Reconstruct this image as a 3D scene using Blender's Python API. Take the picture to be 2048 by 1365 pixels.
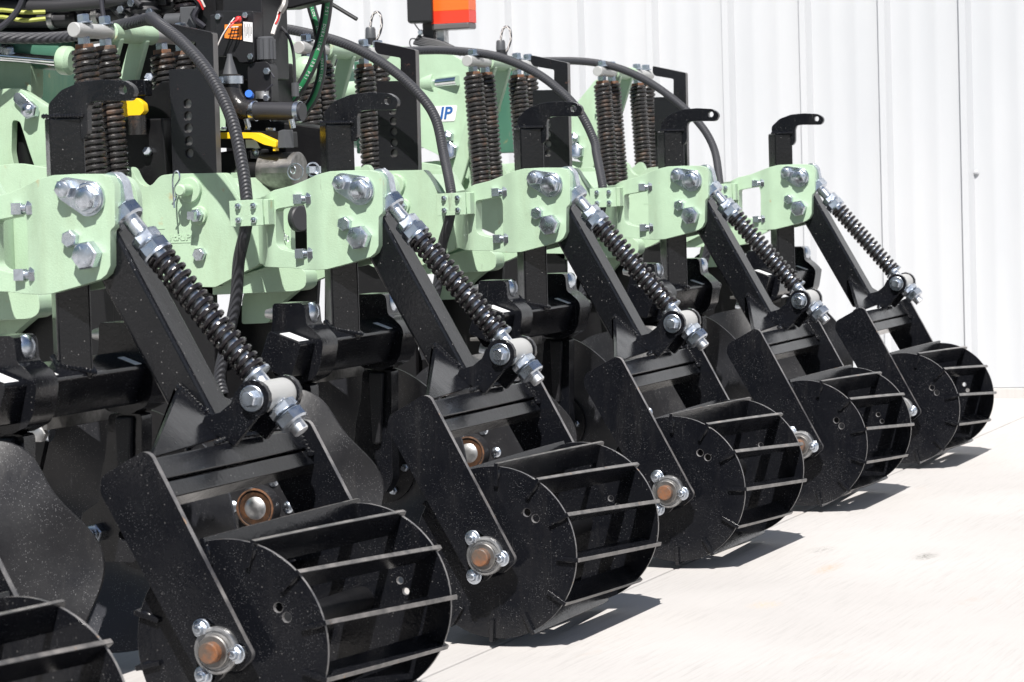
import bpy, bmesh, math, random
from mathutils import Vector, Matrix
random.seed(4)
scene = bpy.context.scene
for o in list(bpy.data.objects): bpy.data.objects.remove(o)

# ------------------------------------------------------------------ camera
CAM = Vector((-2.68339, -1.41823, 0.61947))
FWD = Vector((0.92636546, 0.37250744, -0.05554499))
RIGHT = Vector((0.37140952, -0.92800626, -0.02931484))
UP = Vector((0.06246609, -0.00652632, 0.99802575))
cd = bpy.data.cameras.new('camera'); cam = bpy.data.objects.new('camera', cd)
scene.collection.objects.link(cam); scene.camera = cam
m3 = Matrix((RIGHT, UP, -FWD)).transposed()
cam.matrix_world = Matrix.Translation(CAM) @ m3.to_4x4()
cd.sensor_width = 36; cd.lens = 5576.5 / 2048 * 36
cd.clip_start = 0.05; cd.clip_end = 600
cd.dof.use_dof = True; cd.dof.focus_distance = 4.3; cd.dof.aperture_fstop = 22

# ------------------------------------------------------------------ light
SUN = Vector((0.56, 0.20, -0.80)).normalized()
w = bpy.data.worlds.new('World'); scene.world = w; w.use_nodes = True
nt = w.node_tree; nt.nodes.clear()
sky = nt.nodes.new('ShaderNodeTexSky'); sky.sky_type = 'NISHITA'; sky.sun_disc = False
sky.sun_elevation = math.asin(-SUN.z); sky.sun_rotation = math.atan2(-SUN.x, -SUN.y)
bg = nt.nodes.new('ShaderNodeBackground'); bg.inputs[1].default_value = 0.05
wo = nt.nodes.new('ShaderNodeOutputWorld')
nt.links.new(sky.outputs[0], bg.inputs[0]); nt.links.new(bg.outputs[0], wo.inputs[0])
sl = bpy.data.lights.new('sun', 'SUN'); sl.energy = 5.0; sl.angle = math.radians(0.53); sl.color = (1, 0.965, 0.92)
so = bpy.data.objects.new('sun', sl); scene.collection.objects.link(so)
so.rotation_euler = SUN.to_track_quat('-Z', 'Y').to_euler(); so.location = (-5, -3, 8)
scene.view_settings.view_transform = 'Standard'; scene.view_settings.look = 'None'
scene.view_settings.gamma = 1; scene.view_settings.exposure = 0.60
try: scene.view_settings.use_curve_mapping = False
except Exception: pass

# ------------------------------------------------------------------ materials
MATS = {}
def mat(name, col, rough=0.5, metal=0.0, spec=0.5):
    m = bpy.data.materials.new(name); m.use_nodes = True
    b = m.node_tree.nodes['Principled BSDF']
    b.inputs['Base Color'].default_value = (*col, 1); b.inputs['Roughness'].default_value = rough
    b.inputs['Metallic'].default_value = metal
    b.inputs['Specular IOR Level'].default_value = spec
    MATS[name] = m
    return m, m.node_tree, b
def N(t, typ, **kw):
    n = t.nodes.new(typ)
    for k, v in kw.items():
        if k.startswith('i_'):
            key = k[2:].replace('_', ' ')
            n.inputs[key].default_value = v
        else: setattr(n, k, v)
    return n
def pos(t, scale=(1, 1, 1), rot=(0, 0, 0)):
    g = t.nodes.new('ShaderNodeNewGeometry'); mp = t.nodes.new('ShaderNodeMapping')
    mp.inputs['Scale'].default_value = scale; mp.inputs['Rotation'].default_value = rot
    t.links.new(g.outputs['Position'], mp.inputs['Vector']); return mp.outputs[0]
def noise(t, vec, scale, detail=4, rough=0.6):
    n = N(t, 'ShaderNodeTexNoise'); n.inputs['Scale'].default_value = scale
    n.inputs['Detail'].default_value = detail; n.inputs['Roughness'].default_value = rough
    t.links.new(vec, n.inputs['Vector']); return n.outputs['Fac']
def ramp(t, fac, stops):
    r = t.nodes.new('ShaderNodeValToRGB'); e = r.color_ramp.elements
    while len(e) < len(stops): e.new(0.5)
    for k, (p, c) in enumerate(stops):
        e[k].position = p; e[k].color = (*(c if isinstance(c, tuple) else (c, c, c)), 1)
    t.links.new(fac, r.inputs[0]); return r.outputs[0]
def mix(t, a, b, fac, mode='MIX'):
    n = t.nodes.new('ShaderNodeMix'); n.data_type = 'RGBA'; n.blend_type = mode
    for s, v in ((0, fac), (6, a), (7, b)):
        if hasattr(v, 'is_output'): t.links.new(v, n.inputs[s])
        else: n.inputs[s].default_value = v if s == 0 else (*v, 1)
    return n.outputs[2]
def mul(t, a, b):
    n = N(t, 'ShaderNodeMath', operation='MULTIPLY')
    for i, v in enumerate((a, b)):
        if hasattr(v, 'is_output'): t.links.new(v, n.inputs[i])
        else: n.inputs[i].default_value = v
    return n.outputs[0]
def bump(t, b, h, strength=0.2, dist=0.001):
    n = t.nodes.new('ShaderNodeBump'); n.inputs['Strength'].default_value = strength
    n.inputs['Distance'].default_value = dist
    t.links.new(h, n.inputs['Height']); t.links.new(n.outputs[0], b.inputs['Normal'])

def paint_black(name, base=(0.005, 0.0055, 0.0075), rough=(0.12, 0.28), dots=0.8, dust=0.33, specular=0.36):
    m, t, b = mat(name, base, 0.3, 0, specular)
    p = pos(t)
    # dried droplets and dust on the gloss paint
    v = N(t, 'ShaderNodeTexVoronoi'); v.inputs['Scale'].default_value = 150
    t.links.new(p, v.inputs['Vector'])
    d1 = ramp(t, v.outputs['Distance'], [(0.0, 1.0), (0.08, 0.9), (0.14, 0.0)])
    sel = ramp(t, v.outputs['Color'], [(0.55, 0.0), (0.62, 1.0)])
    v2 = N(t, 'ShaderNodeTexVoronoi'); v2.inputs['Scale'].default_value = 500
    t.links.new(p, v2.inputs['Vector'])
    d2 = ramp(t, v2.outputs['Distance'], [(0.0, 1.0), (0.18, 0.7), (0.28, 0.0)])
    sel2 = ramp(t, noise(t, p, 26, 3), [(0.40, 0.0), (0.60, 1.0)])
    sel3 = ramp(t, v2.outputs['Color'], [(0.45, 0.0), (0.6, 1.0)])
    dd = mul(t, mul(t, d1, sel), 0.38 * dots)
    d3 = mul(t, mul(t, mul(t, d2, sel2), sel3), 0.85 * dust)
    c1 = mix(t, base, (0.30, 0.29, 0.28), dd)
    c2 = mix(t, c1, (0.33, 0.33, 0.34), d3)
    film = ramp(t, noise(t, p, 9, 5), [(0.42, 0.0), (0.75, 1.0)])
    c3 = mix(t, c2, (0.05, 0.05, 0.052), mul(t, film, 0.22 * dust))
    streak = ramp(t, noise(t, pos(t, (30, 30, 4), (.3, .2, 0)), 1.0, 5, .7), [(0.55, 0.0), (0.80, 1.0)])
    c3 = mix(t, c3, (0.10, 0.095, 0.09), mul(t, streak, 0.30 * dust))
    scr = ramp(t, noise(t, pos(t, (260, 260, 12), (.5, .1, .9)), 1.0, 3, .6), [(0.70, 0.0), (0.76, 1.0)])
    c3 = mix(t, c3, (0.16, 0.155, 0.15), mul(t, mul(t, scr, sel2), 0.5 * dust))
    t.links.new(c3, b.inputs['Base Color'])
    r = ramp(t, noise(t, p, 18, 4), [(0.3, rough[0]), (0.7, rough[1])])
    t.links.new(r, b.inputs['Roughness'])
    bump(t, b, noise(t, p, 160, 2), 0.18, 0.0012)
    return m
paint_black('black_gloss')
paint_black('black_tube', base=(0.006, 0.0065, 0.008), rough=(0.13, 0.24), dots=1.5, dust=0.15)
paint_black('black_rough', base=(0.013, 0.013, 0.015), rough=(0.34, 0.60), dots=0.5, dust=0.8, specular=0.3)
paint_black('disc_steel', base=(0.024, 0.025, 0.030), rough=(0.32, 0.52), dots=0.7, dust=1.0)
paint_black('black_plain', base=(0.007, 0.007, 0.008), rough=(0.3, 0.5), dots=0.1, dust=0.1)
# edge steel: wear on the basket bars, painted sun highlight on plate edges
def worn_or_sunlit(name, base, edgecol, rust):
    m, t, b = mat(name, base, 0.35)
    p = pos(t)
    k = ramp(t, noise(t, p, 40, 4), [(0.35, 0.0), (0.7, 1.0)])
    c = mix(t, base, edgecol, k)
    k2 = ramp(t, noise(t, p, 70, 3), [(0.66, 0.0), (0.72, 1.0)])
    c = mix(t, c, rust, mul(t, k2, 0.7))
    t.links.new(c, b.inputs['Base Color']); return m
worn_or_sunlit('sunlit_plate_edge', (0.05, 0.05, 0.055), (0.22, 0.21, 0.205), (0.34, 0.20, 0.10))  # disc rims and side plate edges: sunlit edge line put into the colour
worn_or_sunlit('worn_edge', (0.045, 0.043, 0.043), (0.20, 0.185, 0.175), (0.45, 0.24, 0.10))

def green(name, base):
    m, t, b = mat(name, base, 0.35, 0, 0.5)
    p = pos(t)
    k = ramp(t, noise(t, p, 14, 4), [(0.35, 0.0), (0.7, 1.0)])
    c = mix(t, base, tuple(v * 0.88 for v in base), k)
    k2 = ramp(t, noise(t, p, 36, 3, 0.5), [(0.69, 0.0), (0.76, 1.0)])
    c = mix(t, c, (0.42, 0.26, 0.10), mul(t, k2, 0.5))
    gr = ramp(t, noise(t, pos(t, (18, 18, 5)), 1.0, 6, 0.75), [(0.50, 0.0), (0.78, 1.0)])
    c = mix(t, c, (0.24, 0.28, 0.17), mul(t, gr, 0.34))
    sc_ = ramp(t, noise(t, pos(t, (200, 60, 14), (.4, .3, .2)), 1.0, 3, .6), [(0.71, 0.0), (0.75, 1.0)])
    c = mix(t, c, (0.16, 0.17, 0.13), mul(t, sc_, 0.5))
    t.links.new(c, b.inputs['Base Color'])
    h = noise(t, p, 420, 3)
    bump(t, b, h, 0.35, 0.0012); return m
green('green_paint', (0.405, 0.55, 0.395))
green('green_paint_soft', (0.405, 0.55, 0.39))
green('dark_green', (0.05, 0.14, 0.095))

def zinc(name, base, rough=0.28, var=0.25):
    m, t, b = mat(name, base, rough, 1.0)
    p = pos(t)
    k = noise(t, p, 120, 4)
    c = mix(t, base, tuple(v * (1 - var) for v in base), ramp(t, k, [(0.35, 0.0), (0.65, 1.0)]))
    t.links.new(c, b.inputs['Base Color'])
    t.links.new(ramp(t, noise(t, p, 60, 3), [(0.3, rough * 0.7), (0.7, rough * 1.5)]), b.inputs['Roughness'])
    bump(t, b, k, 0.15, 0.0008); return m
zinc('zinc', (0.66, 0.71, 0.78), 0.27)
zinc('zinc_dull', (0.55, 0.55, 0.55), 0.42)
zinc('bright_zinc', (0.88, 0.90, 0.93), 0.34, 0.08)
zinc('chrome', (0.80, 0.82, 0.84), 0.12, 0.08)
zinc('grey_steel', (0.30, 0.29, 0.28), 0.45)
m, t, b = mat('thread', (0.62, 0.67, 0.74), 0.3, 1.0)
m, t, b = mat('alu_grey', (0.50, 0.50, 0.49), 0.45, 0.4)
bump(t, b, noise(t, pos(t), 300, 3), 0.3, 0.001)

def rusty(name, dark, rust, lo, hi, rough=0.4, metal=0.0):
    m, t, b = mat(name, dark, rough, metal)
    p = pos(t)
    k = ramp(t, noise(t, p, 38, 6, 0.72), [(lo, 0.0), (hi, 1.0)])
    k2 = noise(t, p, 220, 2)
    c = mix(t, dark, mix(t, rust, tuple(v * 0.45 for v in rust), k2), k)
    t.links.new(c, b.inputs['Base Color'])
    t.links.new(mix(t, (rough * 0.7,) * 3, (0.8,) * 3, k), b.inputs['Roughness'])
    bump(t, b, noise(t, p, 350, 3), 0.3, 0.0012); return m
rusty('rusty_spring', (0.022, 0.021, 0.021), (0.14, 0.075, 0.042), 0.52, 0.80, 0.36)
rusty('rust', (0.06, 0.035, 0.022), (0.26, 0.11, 0.045), 0.42, 0.62, 0.7)
rusty('rust_light', (0.10, 0.075, 0.06), (0.27, 0.105, 0.04), 0.42, 0.62, 0.6)
rusty('coil_black', (0.014, 0.012, 0.013), (0.10, 0.06, 0.05), 0.62, 0.8, 0.2)
rusty('bracket_black', (0.010, 0.010, 0.012), (0.20, 0.09, 0.06), 0.66, 0.76, 0.38)
rusty('bracket_edge', (0.085, 0.080, 0.078), (0.22, 0.11, 0.07), 0.60, 0.74, 0.45)

m, t, b = mat('rubber', (0.035, 0.036, 0.042), 0.5)
p = pos(t)
wv = N(t, 'ShaderNodeTexWave', wave_type='BANDS', bands_direction='DIAGONAL'); wv.inputs['Scale'].default_value = 95
wv.inputs['Distortion'].default_value = 0.0; t.links.new(p, wv.inputs['Vector'])
bump(t, b, wv.outputs['Fac'], 0.55, 0.002)
mat('rubber_smooth', (0.03, 0.03, 0.034), 0.45)
mat('hose_green', (0.02, 0.20, 0.075), 0.45)
mat('plastic_black', (0.012, 0.012, 0.014), 0.42)
mat('plastic_grey', (0.07, 0.073, 0.08), 0.45)
mat('yellow', (0.86, 0.55, 0.015), 0.42)
mat('yellow_cable', (0.34, 0.36, 0.07), 0.5)
mat('orange_label', (0.85, 0.23, 0.03), 0.5)
mat('white_label', (0.75, 0.75, 0.75), 0.5)
mat('label_ink', (0.03, 0.03, 0.04), 0.6)
mat('decal_blue', (0.02, 0.10, 0.32), 0.4)
mat('lens_red', (0.85, 0.045, 0.02), 0.25)
mat('lens_amber', (0.90, 0.14, 0.02), 0.25)
mat('lens_dark', (0.11, 0.10, 0.10), 0.3)
mat('wire_red', (0.6, 0.03, 0.03), 0.45)
mat('wire_white', (0.7, 0.65, 0.62), 0.45)
mat('tap_blue', (0.02, 0.14, 0.6), 0.4)
mat('gasket', (0.012, 0.012, 0.012), 0.6)

m, t, b = mat('siding', (0.80, 0.80, 0.82), 0.42)
p = pos(t)
t.links.new(ramp(t, noise(t, pos(t, (1, 1, .25)), 3.0, 5), [(0.3, (0.455, 0.47, 0.49)), (0.7, (0.505, 0.515, 0.53))]), b.inputs['Base Color'])
bump(t, b, noise(t, p, 2.2, 2), 0.12, 0.02)

m, t, b = mat('concrete', (0.6, 0.58, 0.55), 0.85)
p = pos(t)
br = noise(t, pos(t, (7, 190, 7), (0, 0, 0.42)), 1.0, 5, 0.75)
cl = noise(t, p, 1.7, 5, 0.6)
c = ramp(t, cl, [(0.3, (0.425, 0.408, 0.395)), (0.7, (0.490, 0.472, 0.458))])
c = mix(t, c, (0.30, 0.285, 0.275), mul(t, mul(t, ramp(t, br, [(0.48, 0.0), (0.72, 1.0)]), ramp(t, noise(t, p, 4, 3), [(.35, .25), (.65, 1.0)])), 0.55))
sp = ramp(t, noise(t, p, 230, 3, 0.7), [(0.62, 0.0), (0.75, 1.0)])
c = mix(t, c, (0.24, 0.23, 0.22), mul(t, sp, 0.28))
st = ramp(t, noise(t, pos(t, (3, 9, 3), (0, 0, 0.3)), 1.1, 4, 0.7), [(0.63, 0.0), (0.74, 1.0)])
c = mix(t, c, (0.40, 0.31, 0.25), mul(t, st, 0.28))
# a few chipped dark spots and rusty smears at their own places
def spot(c, cx, cy, rx, ry, col, k, th):
    g = t.nodes.new('ShaderNodeNewGeometry'); mp = N(t, 'ShaderNodeMapping', vector_type='TEXTURE')
    mp.inputs['Location'].default_value = (cx, cy, 0); mp.inputs['Scale'].default_value = (rx, ry, 1)
    t.links.new(g.outputs['Position'], mp.inputs['Vector'])
    ln = N(t, 'ShaderNodeVectorMath', operation='LENGTH'); t.links.new(mp.outputs[0], ln.inputs[0])
    f = ramp(t, ln.outputs['Value'], [(0.2, 1.0), (1.0, 0.0)])
    n_ = ramp(t, noise(t, pos(t), 150, 4, 0.8), [(th, 0.0), (th + 0.08, 1.0)])
    return mix(t, c, col, mul(t, mul(t, f, n_), k))
c = spot(c, 1.735, -0.354, .055, .022, (0.14, 0.14, 0.12), 0.9, 0.46)
c = spot(c, 1.784, -0.167, .06, .025, (0.22, 0.21, 0.20), 0.8, 0.50)
c = spot(c, 1.57, -0.235, .08, .022, (0.55, 0.30, 0.16), 0.55, 0.45)
c = spot(c, 1.19, -0.245, .045, .03, (0.62, 0.42, 0.22), 0.5, 0.48)
c = spot(c, 2.35, -0.44, .05, .022, (0.3, 0.28, 0.27), 0.6, 0.52)
t.links.new(c, b.inputs['Base Color'])
bump(t, b, br, 0.35, 0.0015)
mat('joint_dark', (0.20, 0.19, 0.18), 0.9)
m, t, b = mat('concrete_joint', (0.42, 0.40, 0.38), 0.9)

# ------------------------------------------------------------------ mesh helpers
COL = scene.collection
ALL = []
def finish(bm, name, material, parent=None, base=Vector((0, 0, 0)), bevel=0, smooth=35, mats=None, segs=2):
    me = bpy.data.meshes.new(name)
    bmesh.ops.recalc_face_normals(bm, faces=bm.faces)
    for v in bm.verts: v.co -= base
    bm.to_mesh(me); bm.free()
    for mn in (mats or [material]): me.materials.append(MATS[mn])
    me.shade_smooth()
    if not bevel: me.set_sharp_from_angle(angle=math.radians(smooth))
    o = bpy.data.objects.new(name, me); COL.objects.link(o)
    if name == 'weld_bead': o['kind'] = 'stuff'
    if parent is not None: o.parent = parent
    if bevel:
        md = o.modifiers.new('bevel', 'BEVEL'); md.width = bevel; md.segments = segs
        md.limit_method = 'ANGLE'; md.angle_limit = math.radians(30); md.harden_normals = True
    return o
def fillet(pts, r=0.004, n=3, only=None):
    """rounded corners of a closed 2-D outline"""
    out = []; L = len(pts)
    for i, p in enumerate(pts):
        rr = r if only is None else only.get(i, 0)
        a = Vector(pts[i - 1]); c = Vector(p); d = Vector(pts[(i + 1) % L])
        u = a - c; v = d - c
        if rr <= 0 or u.length < 1e-6 or v.length < 1e-6: out.append(tuple(c)); continue
        rr = min(rr, u.length * .45, v.length * .45)
        p0 = c + u.normalized() * rr; p1 = c + v.normalized() * rr
        for k in range(n + 1):
            s = k / n
            out.append(tuple(p0 * (1 - s) ** 2 + c * 2 * s * (1 - s) + p1 * s * s))
    return out
def prism(outline, x0, x1, holes=(), bm=None, axis='x'):
    """extrude a YZ outline (with holes) along X"""
    bm = bm or bmesh.new()
    def P(x, p):
        if axis == 'x': return (x, p[0], p[1])
        if axis == 'z': return (p[0], p[1], x)
        return (p[0], x, p[1])
    loops = [outline] + list(holes)
    for x in (x0, x1):
        ed = []
        for lp in loops:
            vs = [bm.verts.new(P(x, p)) for p in lp]
            ed += [bm.edges.new((vs[i], vs[(i + 1) % len(vs)])) for i in range(len(vs))]
            if x == x0: lp_store.append(vs) if False else None
        if len(loops) == 1:
            vs = [e.verts for e in ed]
        bmesh.ops.triangle_fill(bm, use_beauty=True, use_dissolve=False, edges=ed)
    # side walls
    for lp in loops:
        for i in range(len(lp)):
            a, b_ = lp[i], lp[(i + 1) % len(lp)]
            q = [bm.verts.new(P(x0, a)), bm.verts.new(P(x0, b_)), bm.verts.new(P(x1, b_)), bm.verts.new(P(x1, a))]
            bm.faces.new(q)
    bmesh.ops.remove_doubles(bm, verts=bm.verts, dist=1e-5)
    return bm
lp_store = []
def circle(cy, cz, r, n=24, a0=0):
    return [(cy + r * math.cos(a0 + 2 * math.pi * k / n), cz + r * math.sin(a0 + 2 * math.pi * k / n)) for k in range(n)]
def frame(d):
    d = Vector(d).normalized(); h = Vector((0, 0, 1)) if abs(d.z) < .9 else Vector((1, 0, 0))
    u = d.cross(h).normalized(); v = d.cross(u).normalized(); return d, u, v
def lathe(bm, p, d, prof, n=20, mi=0, a0=0.0):
    """prof: list of (distance along axis, radius)"""
    p = Vector(p); d, u, v = frame(d); rings = []
    for (t_, r) in prof:
        if r < 1e-6: rings.append([bm.verts.new(p + d * t_)])
        else: rings.append([bm.verts.new(p + d * t_ + (u * math.cos(a0 + 2 * math.pi * k / n) + v * math.sin(a0 + 2 * math.pi * k / n)) * r) for k in range(n)])
    fs = []
    for a, b_ in zip(rings[:-1], rings[1:]):
        if len(a) == 1 and len(b_) == 1: continue
        for k in range(n):
            k2 = (k + 1) % n
            if len(a) == 1: fs.append(bm.faces.new((a[0], b_[k], b_[k2])))
            elif len(b_) == 1: fs.append(bm.faces.new((a[k], b_[0], a[k2])))
            else: fs.append(bm.faces.new((a[k], b_[k], b_[k2], a[k2])))
    for r_, end in ((rings[0], 0), (rings[-1], 1)):
        if len(r_) > 1: fs.append(bm.faces.new(r_ if end else r_[::-1]))
    for f_ in fs: f_.material_index = mi
    return bm
def cyl(p, d, L, r, n=20, bm=None, c=0.0, mi=0):
    bm = bm or bmesh.new()
    prof = [(0, r), (L, r)] if not c else [(0, r - c), (c, r), (L - c, r), (L, r - c)]
    return lathe(bm, p, d, prof, n, mi)
def hexnut(bm, p, d, h, af, washer=0, mi=0, twist=0.0, hole=0.0, dome=False):
    """hexagon head with chamfered corners, looking along d (d points outwards)"""
    R = af / 2 / math.cos(math.pi / 6); p = Vector(p)
    if washer: lathe(bm, p, d, [(0, washer), (0.002, washer), (0.0026, washer - .0008)], 28, mi); p = p + Vector(d).normalized() * 0.0026
    dd, u, v = frame(d)
    prof = [(0, R), (h * .86, R)]
    lathe(bm, p, d, prof, 6, mi, twist)
    lathe(bm, p + dd * (h * .86), d, [(0, R), (h * .14, R * .88)], 6, mi, twist)
    lathe(bm, p + dd * (h + .00005), d, [(0, R * .80), (.0003, R * .76)], 20, mi)
    if dome: lathe(bm, p + dd * h, d, [(0, R * .55), (h * .35, R * .5), (h * .55, R * .25), (h * .6, 0)], 14, mi)
    return bm
def sweep(pts, r, n=12, bm=None, closed=False, mi=0, radii=None):
    bm = bm or bmesh.new(); P_ = [Vector(p) for p in pts]; rings = []
    t0 = (P_[1] - P_[0]).normalized(); _, u, v = frame(t0)
    for i, p in enumerate(P_):
        if i == 0: t1 = t0
        elif i == len(P_) - 1: t1 = (P_[-1] - P_[-2]).normalized()
        else: t1 = (P_[i + 1] - P_[i - 1]).normalized()
        u = (u - t1 * u.dot(t1)).normalized(); v = t1.cross(u)
        rr = radii[i] if radii else r
        rings.append([bm.verts.new(p + (u * math.cos(2 * math.pi * k / n) + v * math.sin(2 * math.pi * k / n)) * rr) for k in range(n)])
    for a, b_ in zip(rings[:-1], rings[1:]):
        for k in range(n):
            f_ = bm.faces.new((a[k], a[(k + 1) % n], b_[(k + 1) % n], b_[k])); f_.material_index = mi
    for r_ in (rings[0][::-1], rings[-1]):
        f_ = bm.faces.new(r_); f_.material_index = mi
    return bm
def smoothpath(pts, k=6):
    P_ = [Vector(p) for p in pts]; P_ = [P_[0] * 2 - P_[1]] + P_ + [P_[-1] * 2 - P_[-2]]; out = []
    for i in range(1, len(P_) - 2):
        for s in range(k):
            t_ = s / k; a, b_, c_, d_ = P_[i - 1:i + 3]
            out.append(0.5 * ((2 * b_) + (c_ - a) * t_ + (2 * a - 5 * b_ + 4 * c_ - d_) * t_ ** 2 + (3 * b_ - a - 3 * c_ + d_) * t_ ** 3))
    out.append(P_[-2]); return out
def coil(p0, p1, R, r, turns, n=14, m=7, flat=1.0):
    p0, p1 = Vector(p0), Vector(p1); d, u, v = frame(p1 - p0); L = (p1 - p0).length
    pts = []; tot = turns + 2 * flat
    for k in range(int(tot * n) + 1):
        a = k / n
        if a < flat: h = a * r * 2.05
        elif a > tot - flat: h = L - (tot - a) * r * 2.05
        else: h = flat * r * 2.05 + (L - 2 * flat * r * 2.05) * (a - flat) / turns
        pts.append(p0 + d * h + (u * math.cos(a * 2 * math.pi) + v * math.sin(a * 2 * math.pi)) * R)
    return sweep(pts, r, m)
def box(x0, x1, y0, y1, z0, z1, bm=None):
    bm = bm or bmesh.new()
    mtx = Matrix.Translation(((x0 + x1) / 2, (y0 + y1) / 2, (z0 + z1) / 2)) @ Matrix.Diagonal((x1 - x0, y1 - y0, z1 - z0, 1))
    bmesh.ops.create_cube(bm, size=1, matrix=mtx); return bm
def bar(p0, p1, wdt, thk, side, bm=None):
    """rectangular bar p0->p1, wdt along 'side'"""
    bm = bm or bmesh.new(); p0, p1, s = Vector(p0), Vector(p1), Vector(side)
    d = (p1 - p0).normalized(); s = (s - d * s.dot(d)).normalized(); q = d.cross(s)
    vs = [bm.verts.new(p + s * a * wdt / 2 + q * b_ * thk / 2) for p in (p0, p1) for a, b_ in ((-1, -1), (1, -1), (1, 1), (-1, 1))]
    for f_ in ((0, 1, 2, 3), (7, 6, 5, 4), (0, 4, 5, 1), (1, 5, 6, 2), (2, 6, 7, 3), (3, 7, 4, 0)): bm.faces.new([vs[i] for i in f_])
    return bm
def blob(bm, p, r, sc=(1, 1, 1), rot=None, mi=0):
    mt = Matrix.Translation(p)
    if rot is not None: mt = mt @ rot
    g = bmesh.ops.create_icosphere(bm, subdivisions=2, radius=r, matrix=mt @ Matrix.Diagonal((*sc, 1)))
    for f_ in {f_ for v in g['verts'] for f_ in v.link_faces}: f_.material_index = mi
    return bm
def weld(pts, r=0.004, seed=1, bm=None):
    """lumpy weld bead along a line"""
    rnd = random.Random(seed); bm = bm or bmesh.new(); P_ = [Vector(p) for p in pts]
    for a, b_ in zip(P_[:-1], P_[1:]):
        n = max(2, int((b_ - a).length / (r * 1.1)))
        for k in range(n + 1):
            q = a.lerp(b_, k / n); s = r * rnd.uniform(.8, 1.2)
            bmesh.ops.create_icosphere(bm, subdivisions=1, radius=s, matrix=Matrix.Translation(q))
    return bm
def thing(name, label, cat, loc, group=None):
    o = bpy.data.objects.new(name, None); COL.objects.link(o); o.location = loc; o.empty_display_size = .1
    o['label'] = label; o['category'] = cat
    if group: o['group'] = group
    return o
def tag(o, label, cat, group=None):
    o['label'] = label; o['category'] = cat
    if group: o['group'] = group
    return o
def structure(o, label=None):
    o['kind'] = 'structure'
    if label: o['label'] = label
    return o
def dup(root, dx, label):
    r = root.copy(); COL.objects.link(r); r.location = root.location + Vector((dx, 0, 0)); r['label'] = label
    def rec(src, dst):
        for ch in list(src.children):
            if ch.name in COPIES: continue
            c_ = ch.copy(); COL.objects.link(c_); c_.parent = dst; COPIES.add(c_.name); rec(ch, c_)
    rec(root, r); return r
COPIES = set()
def text_mesh(txt, size, depth, name, material, mtx, parent=None, bold=0.0):
    cu = bpy.data.curves.new('lettering', 'FONT'); cu.body = txt; cu.size = size; cu.extrude = depth; cu.offset = bold
    cu.align_x = 'CENTER'; cu.align_y = 'CENTER'
    tmp = bpy.data.objects.new('lettering', cu); COL.objects.link(tmp)
    dg = bpy.context.evaluated_depsgraph_get(); me = bpy.data.meshes.new_from_object(tmp.evaluated_get(dg))
    bpy.data.objects.remove(tmp); bpy.data.curves.remove(cu)
    me.materials.clear(); me.materials.append(MATS[material])
    me.transform(mtx)
    o = bpy.data.objects.new(name, me); COL.objects.link(o)
    if parent: o.parent = parent
    return o
# text that stands on a plane whose normal is -X, reading towards -Y
FACE = Matrix(((0, 0, -1, 0), (-1, 0, 0, 0), (0, 1, 0, 0), (0, 0, 0, 1)))
S = 0.762

# ================================================================== SETTING
# concrete apron: slabs either side of the sawn joint that runs along the baskets
g = structure(finish(box(-30, 30, -30, 30, -.30, -.007), 'ground', 'concrete_joint'))
for (x0, x1, y0, y1) in ((-9, 4.868, -6.0, 0.0050), (-9, 4.868, 0.0085, 6.0)):
    o = finish(box(x0, x1, y0, y1, -.1, 0.0), 'concrete_slab', 'concrete', g, bevel=.003)
for (x0, x1, y0, y1) in ((-29, -9.008, -6, .003), (-29, -9.008, .011, 6.0), (-29, 4.868, -14, -6.008), (-29, 4.868, 6.008, 14), (-29, 4.868, -29, -14.008)):
    finish(box(x0, x1, y0, y1, -.1, -0.001), 'concrete_slab', 'concrete', g, bevel=.003)
# far ground to the horizon
bm = bmesh.new(); s_ = 400
vs = [bm.verts.new(p) for p in ((-s_, -s_, -.32), (s_, -s_, -.32), (s_, s_, -.32), (-s_, s_, -.32))]; bm.faces.new(vs)
structure(finish(bm, 'far_ground', 'concrete_joint'))

# metal building with ribbed siding, wall face at x = 4.87
bld = thing('metal_building', 'white ribbed metal-sided building behind the machine', 'building', (4.87, 0, 0))
PITCH = 0.2245; Y0 = 0.2665
prof = [(0.0, 0.0), (0.002, -.024), (0.020, -.024), (0.032, 0.0), (0.068, 0), (0.080, -.0030), (0.094, -.0030), (0.106, 0.0),
        (0.139, 0), (0.151, -.0030), (0.165, -.0030), (0.177, 0.0), (.2225, 0.0), (.2228, .004)]
def siding(n):
    bm = bmesh.new(); line = []
    for k in range(n):
        for (y, x) in prof: line.append((x, -(k * PITCH + y)))
    line.append((0, -(n * PITCH - .0008)))
    lo = [bm.verts.new((x, y, .030)) for x, y in line]; hi = [bm.verts.new((x, y, 4.6)) for x, y in line]
    lo2 = [bm.verts.new((x + .0012, y, .030)) for x, y in line]; hi2 = [bm.verts.new((x + .0012, y, 4.6)) for x, y in line]
    for i in range(len(line) - 1):
        bm.faces.new((lo[i], hi[i], hi[i + 1], lo[i + 1])); bm.faces.new((lo2[i], lo2[i + 1], hi2[i + 1], hi2[i]))
        bm.faces.new((lo[i], lo[i + 1], lo2[i + 1], lo2[i])); bm.faces.new((hi[i], hi2[i], hi2[i + 1], hi[i + 1]))
    for i in (0, len(line) - 1): bm.faces.new((lo[i], lo2[i], hi2[i], hi[i]))
    return bm
p0 = finish(siding(4), 'siding_panel', 'siding', bld, smooth=20); first = True
for j in range(-5, 9):
    y = Y0 + .009 + j * 4 * PITCH
    if first: p0.location = (0, y, 0); first = False
    else:
        c_ = p0.copy(); COL.objects.link(c_); c_.parent = bld; c_.location = (0, y, 0)
finish(box(.02, 8, -5.2, 7.9, .03, 4.55), 'wall_core', 'siding', bld)
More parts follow.
